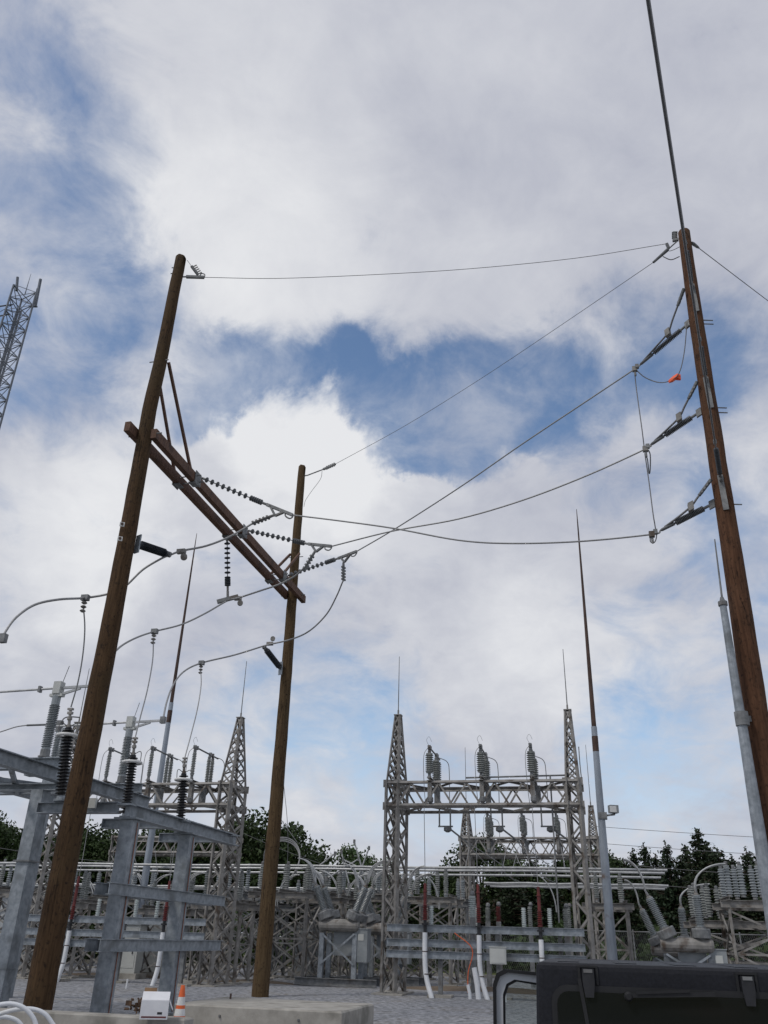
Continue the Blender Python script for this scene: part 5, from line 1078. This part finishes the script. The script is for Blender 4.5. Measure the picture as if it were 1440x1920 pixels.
def sec(bb, w0, z0, w1, z1): return [(-w0, bb, z0), (w0, bb, z0), (w1, bb, z1), (-w1, bb, z1)]
loft('hardtop', [sec(-.06, .80, 1.02, .765, ZR - .005), sec(1.2, .80, 1.02, .755, ZR - .005), sec(1.45, .79, 1.02, .745, ZR - .02)], 'hardtop', car, .035, 3)
loft('roof_panel', [sec(1.47, .765, ZR - .10, .74, ZR - .005), sec(2.25, .755, ZR - .10, .73, ZR - .04)], 'hardtop', car, .03, 2)
b = MB()
for s in (-.6, -.3, 0, .3, .6): b.bar(K(s, .06, ZR - .009), K(s, 1.3, ZR - .012), .11, .014)
o = b.build('roof_ribs', 'hardtop', car)
loft('tub', [sec(-.02, .80, .48, .79, 1.04), sec(1.0, .80, .45, .79, 1.04), sec(1.02, .78, .42, .77, 1.0), sec(2.45, .78, .42, .74, 1.0)], 'silver', car, .02)
loft('bonnet', [sec(2.46, .74, .55, .70, 1.06), sec(3.75, .66, .55, .62, .98)], 'silver', car, .03)
loft('windscreen', [[(-.66, 2.28, 1.0), (.66, 2.28, 1.0), (.62, 2.20, ZR - .08), (-.62, 2.20, ZR - .08)], [(-.66, 2.32, 1.0), (.66, 2.32, 1.0), (.62, 2.24, ZR - .08), (-.62, 2.24, ZR - .08)]], 'clear', car, 0)
b = MB()
for s in (-1, 1): b.bar(K(s * .70, 2.32, .98), K(s * .67, 2.24, ZR - .03), .07, .06)
b.build('windscreen_frame', 'silver', car)
# rear glass with its rubber seal, hinges, wiper; the rear face leans forward slightly
def RF(a, z, off): f = (z - 1.02) / (ZR - .12 - 1.02); return K(a, -.06 - off, z)
def rear_plate(name, a0, a1, z0, z1, off, th, mat, cr=.06, parent=None):
    def ring(o_):
        pts = []
        for (cx_, cz_, s0) in ((a1 - cr, z1 - cr, 0), (a0 + cr, z1 - cr, 90), (a0 + cr, z0 + cr, 180), (a1 - cr, z0 + cr, 270)):
            for k in range(5): a = math.radians(s0 + 22.5 * k); pts.append(RF(cx_ + cr * math.cos(a), cz_ + cr * math.sin(a), o_))
        return pts
    n = 20; b = MB(); A, B = ring(off), ring(off + th)
    b.add(A + B, [tuple(range(n - 1, -1, -1)), tuple(range(n, 2 * n))] + [(i, (i + 1) % n, n + (i + 1) % n, n + i) for i in range(n)]); return b.build(name, mat, parent or car)
gl0, gl1, gz0, gz1 = -.665, .665, 1.07, ZR - .135
rear_plate('glass_seal', gl0 - .028, gl1 + .028, gz0 - .03, gz1 + .028, 0, .008, 'rubber', .08)
rear_plate('rear_glass', gl0, gl1, gz0, gz1, .006, .010, 'glass', .06)
def carx(px, py):                                            # lateral place on the rear face under a picture point
    d = ray(px, py); n = CV; s_ = (n.dot(K(0, -.08, 0) - CAM)) / n.dot(d); q = CAM + d * s_ - co; return q.dot(CU), q.z
for x in (1102, 1400):
    a, z = carx(x, 1800 + (18 if x < 1200 else 32)); b = MB(); zt_ = z
    pts = [(a - .030, zt_ + .004), (a + .030, zt_ + .004), (a + .030, zt_ - .06), (a + .021, zt_ - .125), (a - .021, zt_ - .125), (a - .030, zt_ - .06)]
    fr, bk_ = [RF(p_, q_, .032) for p_, q_ in pts], [RF(p_, q_, .0) for p_, q_ in pts]; n = 6
    b.add(fr + bk_, [tuple(range(n)), tuple(range(2 * n - 1, n - 1, -1))] + [(i, n + i, n + (i + 1) % n, (i + 1) % n) for i in range(n)]); hg = b.build('glass_hinge', 'trimblk', car)
    b = MB(); b.box(RF(a, zt_ - .006, .034), .045, .006, .016, CU, CV); b.build('hinge_pin', 'galv_dull', hg)
    b = MB()
    for q_ in (-.045, .045): b.bar(RF(a + q_, zt_ + .012, .004), RF(a + q_, zt_ - .07, .004), .012, .008)
    b.bar(RF(a - .05, zt_ + .014, .004), RF(a + .05, zt_ + .014, .004), .012, .01); b.build('hinge_gasket', 'rubber', hg)
a0, z0 = carx(1182, 1866); a1, z1 = carx(1340, 1866)
b = MB(); b.bar(RF(a0, z0, .04), RF(a1, z1 + .004, .04), .016, .020); b.bar(RF(a0 + .03, z0 + .012, .05), RF(a1 - .12, z1 + .014, .05), .012, .012); b.lathe([(0, .022), (.035, .022), (.045, .014)], RF(a0 - .01, z0 - .006, .01), -CV, 12); b.build('rear_wiper', 'rubber', car)
a2, z2 = carx(1086, 1835); a3, z3 = carx(1105, 1925)
b = MB(); b.bar(RF(a2, z2, .018), RF(a3, z3 - .05, .018), .018, .006); b.build('glass_strut', 'rubber', car)
b = MB(); b.lathe([(-.11, .15), (-.11, .36), (-.06, .40), (.06, .40), (.11, .36), (.11, .15)], K(0.0, -.24, .78), -CV, 28); b.build('spare_wheel', 'rubber', car)
b = MB(); b.box(K(0, -.12, .5), 1.5, .16, .2, CU, CV); b.build('rear_bumper', 'trimblk', car)
b = MB(); b.box(K(0, 3.9, .55), 1.6, .18, .2, CU, CV); b.build('front_bumper', 'trimblk', car)
for s in (-1, 1):
    b = MB(); b.box(K(s * .72, -.05, .85), .13, .06, .2, CU, CV); b.build('tail_lamp', 'red_sil', car)
    for bb in (.55, 3.0):
        b = MB(); b.lathe([(-.11, .2), (-.11, .35), (-.07, .39), (.07, .39), (.11, .35), (.11, .2)], K(s * .72, bb, .39), CU, 28); wh = b.build('wheel', 'rubber', car)
        b = MB(); b.lathe([(-.115, .05), (-.115, .2), (.115, .2), (.115, .05)], K(s * .72, bb, .39), CU, 20); b.build('rim', 'galv_dull', wh)
        b = MB(); b.box(K(s * .82, bb, .86), .2, 1.0, .05, CU, CV); b.build('wheel_arch', 'trimblk', car)
# open side door: frame seen from behind
dv_ = 2.05
def dcoord(px, py): d = ray(px, py); s_ = CV.dot(K(0, dv_, 0) - CAM) / CV.dot(d); q = CAM + d * s_ - co; return q.dot(CU), q.z
ax_, az_ = dcoord(921, 1816); hx = -.79
def DP(a, z, o_=0): f = (a - ax_) / (hx - ax_); return K(a, dv_ + o_ + .10 * f, z)
def door_ring(name, outer, inner, th, o_, mat, parent):
    b = MB(); n = len(outer); A = [DP(*p, o_) for p in outer]; B = [DP(*p, o_) for p in inner]; C_ = [DP(*p, o_ + th) for p in outer]; D_ = [DP(*p, o_ + th) for p in inner]
    for i in range(n):
        j = (i + 1) % n; b.hexa([A[i], A[j], B[j], B[i], C_[i], C_[j], D_[j], D_[i]])
    return b.build(name, mat, parent)
door = None
def dr(m_, c_=.06):
    x0, x1, z0_, z1_ = ax_ + m_, hx - m_, .98 + m_, az_ - m_
    return [(x0, z0_), (x1, z0_), (x1, z1_ - .02), (x0 + .10, z1_), (x0 + .04, z1_ - .03), (x0 + .012, z1_ - .10)]
b = MB(); b.hexa([DP(ax_, .42), DP(hx, .42), DP(hx, .42, .08), DP(ax_, .42, .08), DP(ax_, .99), DP(hx, .99), DP(hx, .99, .08), DP(ax_, .99, .08)]); door = b.build('door', 'silver', car)
door_ring('door_seal', dr(0), dr(.022), .03, -.035, 'rubber', door)
door_ring('window_frame', dr(.014), dr(.068), .05, -.004, 'silver', door)
door_ring('inner_seal', dr(.068), dr(.082), .03, .01, 'rubber', door)
i_ = dr(.078); b = MB(); b.add([DP(*p, .02) for p in i_] + [DP(*p, .026) for p in i_], [tuple(range(6)), tuple(range(11, 5, -1))]); b.build('door_glass', 'clear', door)
b = MB(); c = DP(hx - .22, 1.22, -.12); b.box(c, .13, .10, .2, CU, CV); b.bar(c, DP(hx - .1, 1.08, -.02), .04, .04); b.build('door_mirror', 'trimblk', door)

# ================================================================== small things in the foreground
cp = on_d(337, 1900, 15.35); cp.z = 0; k_ = on_d(337, 1847, 15.35).z / .9
t = thing('traffic_cone', cp, 'tall orange traffic cone with white bands beside the concrete pad', 'traffic cone')
def cone_r(z): return .125 - .095 * z / .9
def cseg(z0, z1, mat, nm): b = MB(); b.lathe([(z0 * k_, cone_r(z0)), (z1 * k_, cone_r(z1))], cp, n=18); b.build(nm, mat, t)
b = MB(); b.box(cp + V((0, 0, .02)), .36, .36, .04); b.build('base', 'rubber', t)
for z0, z1, mt2, nm in ((.03, .38, 'orange', 'body'), (.38, .50, 'reflect', 'band'), (.50, .56, 'orange', 'body'), (.56, .70, 'reflect', 'band'), (.70, .90, 'orange', 'body')): cseg(z0, z1, mt2, nm)
bx = on_z(281, 1911, .30); bx = bx + dn * .12
t = thing('cardboard_box', bx, 'white cardboard box with an open flap on the concrete edge', 'box')
xa = (du + dn * .45).normalized(); ya = V((-xa.y, xa.x, 0)); W, D_, H = .40, .30, .24
b = MB()
for s in (-1, 1): b.box(bx + ya * s * D_ / 2 + V((0, 0, H / 2)), W, .008, H, xa, ya); b.box(bx + xa * s * W / 2 + V((0, 0, H / 2)), .008, D_ - .02, H, xa, ya)
b.box(bx + V((0, 0, .006)), W - .02, D_ - .02, .008, xa, ya); b.build('carton', 'card_white', t)
b = MB(); e = bx - ya * D_ / 2 + V((0, 0, H)); f = ya * .20 + V((0, 0, .10)); x2 = xa * W / 2
b.hexa([e - x2, e + x2, e + x2 + f, e - x2 + f, e - x2 + V((0, 0, .008)), e + x2 + V((0, 0, .008)), e + x2 + f + V((0, 0, .008)), e - x2 + f + V((0, 0, .008))]); b.build('flap', 'card_white', t)
b = MB(); e = bx + xa * W / 2 + V((0, 0, H)); f = xa * .06 - V((0, 0, .12)); y2 = ya * D_ / 2
b.hexa([e - y2, e + y2, e + y2 + f, e - y2 + f, e - y2 + xa * .006, e + y2 + xa * .006, e + y2 + f + xa * .006, e - y2 + f + xa * .006]); b.build('flap', 'card_white', t)
b = MB(); b.box(bx + V((0, 0, .03)) - ya * (D_ / 2 + .006), W * .9, .003, .02, xa, ya); b.build('red_stripe', 'red_sil', t)
b = MB(); b.box(bx + V((0, 0, .14)) + xa * (W / 2 + .006), .003, .1, .05, xa, ya); b.box(bx + V((0, 0, .08)) - ya * (D_ / 2 + .006) + xa * .08, .07, .003, .03, xa, ya); b.build('print', 'trimblk', t)
bb_ = on_z(262, 1896, .30) + dn * .3; b = MB(); b.box(bb_ + V((0, 0, .16)), .20, .02, .32, (du + dn * .2).normalized(), (dn - du * .2).normalized()); b.box(bb_ + V((-.02, .1, .05)), .24, .2, .1); tag(b.build('cardboard_scrap', 'card_brown', None, bb_), 'brown cardboard piece standing behind the white box', 'cardboard')
rd = random.Random(2); c0 = on_z(243, 1903, .30) + dn * .25; b = MB()
for _ in range(26): c = c0 + V((rd.uniform(-.2, .2), rd.uniform(-.1, .1), rd.uniform(.02, .22))); x, y, z = frame(V((rd.gauss(0, 1), rd.gauss(0, 1), rd.gauss(0, 1)))); b.box(c, rd.uniform(.03, .1), rd.uniform(.02, .07), .02, x, y, z)
tag(b.build('packing_litter', 'wet_brown', None, c0), 'crumpled dark brown packing left of the white box', 'litter')
hoops = [[(-15, 1886), (20, 1882), (45, 1890), (62, 1908), (70, 1930)], [(-12, 1905), (25, 1894), (60, 1892), (85, 1902), (102, 1925)], [(-15, 1910), (10, 1907), (32, 1914), (45, 1930)]]
for k, h_ in enumerate(hoops):
    b = MB(); b.tube(spline([on_d(x, y, 12.5 + .2 * k) for x, y in h_], 7), .026, 8); tag(b.build('bent_conduit', 'pvc', None, on_d(*h_[2], 12.5)), f"{['highest', 'widest', 'lowest'][k]} of the white bent pipes in the lower left corner", 'conduit', 'white bent pipes')
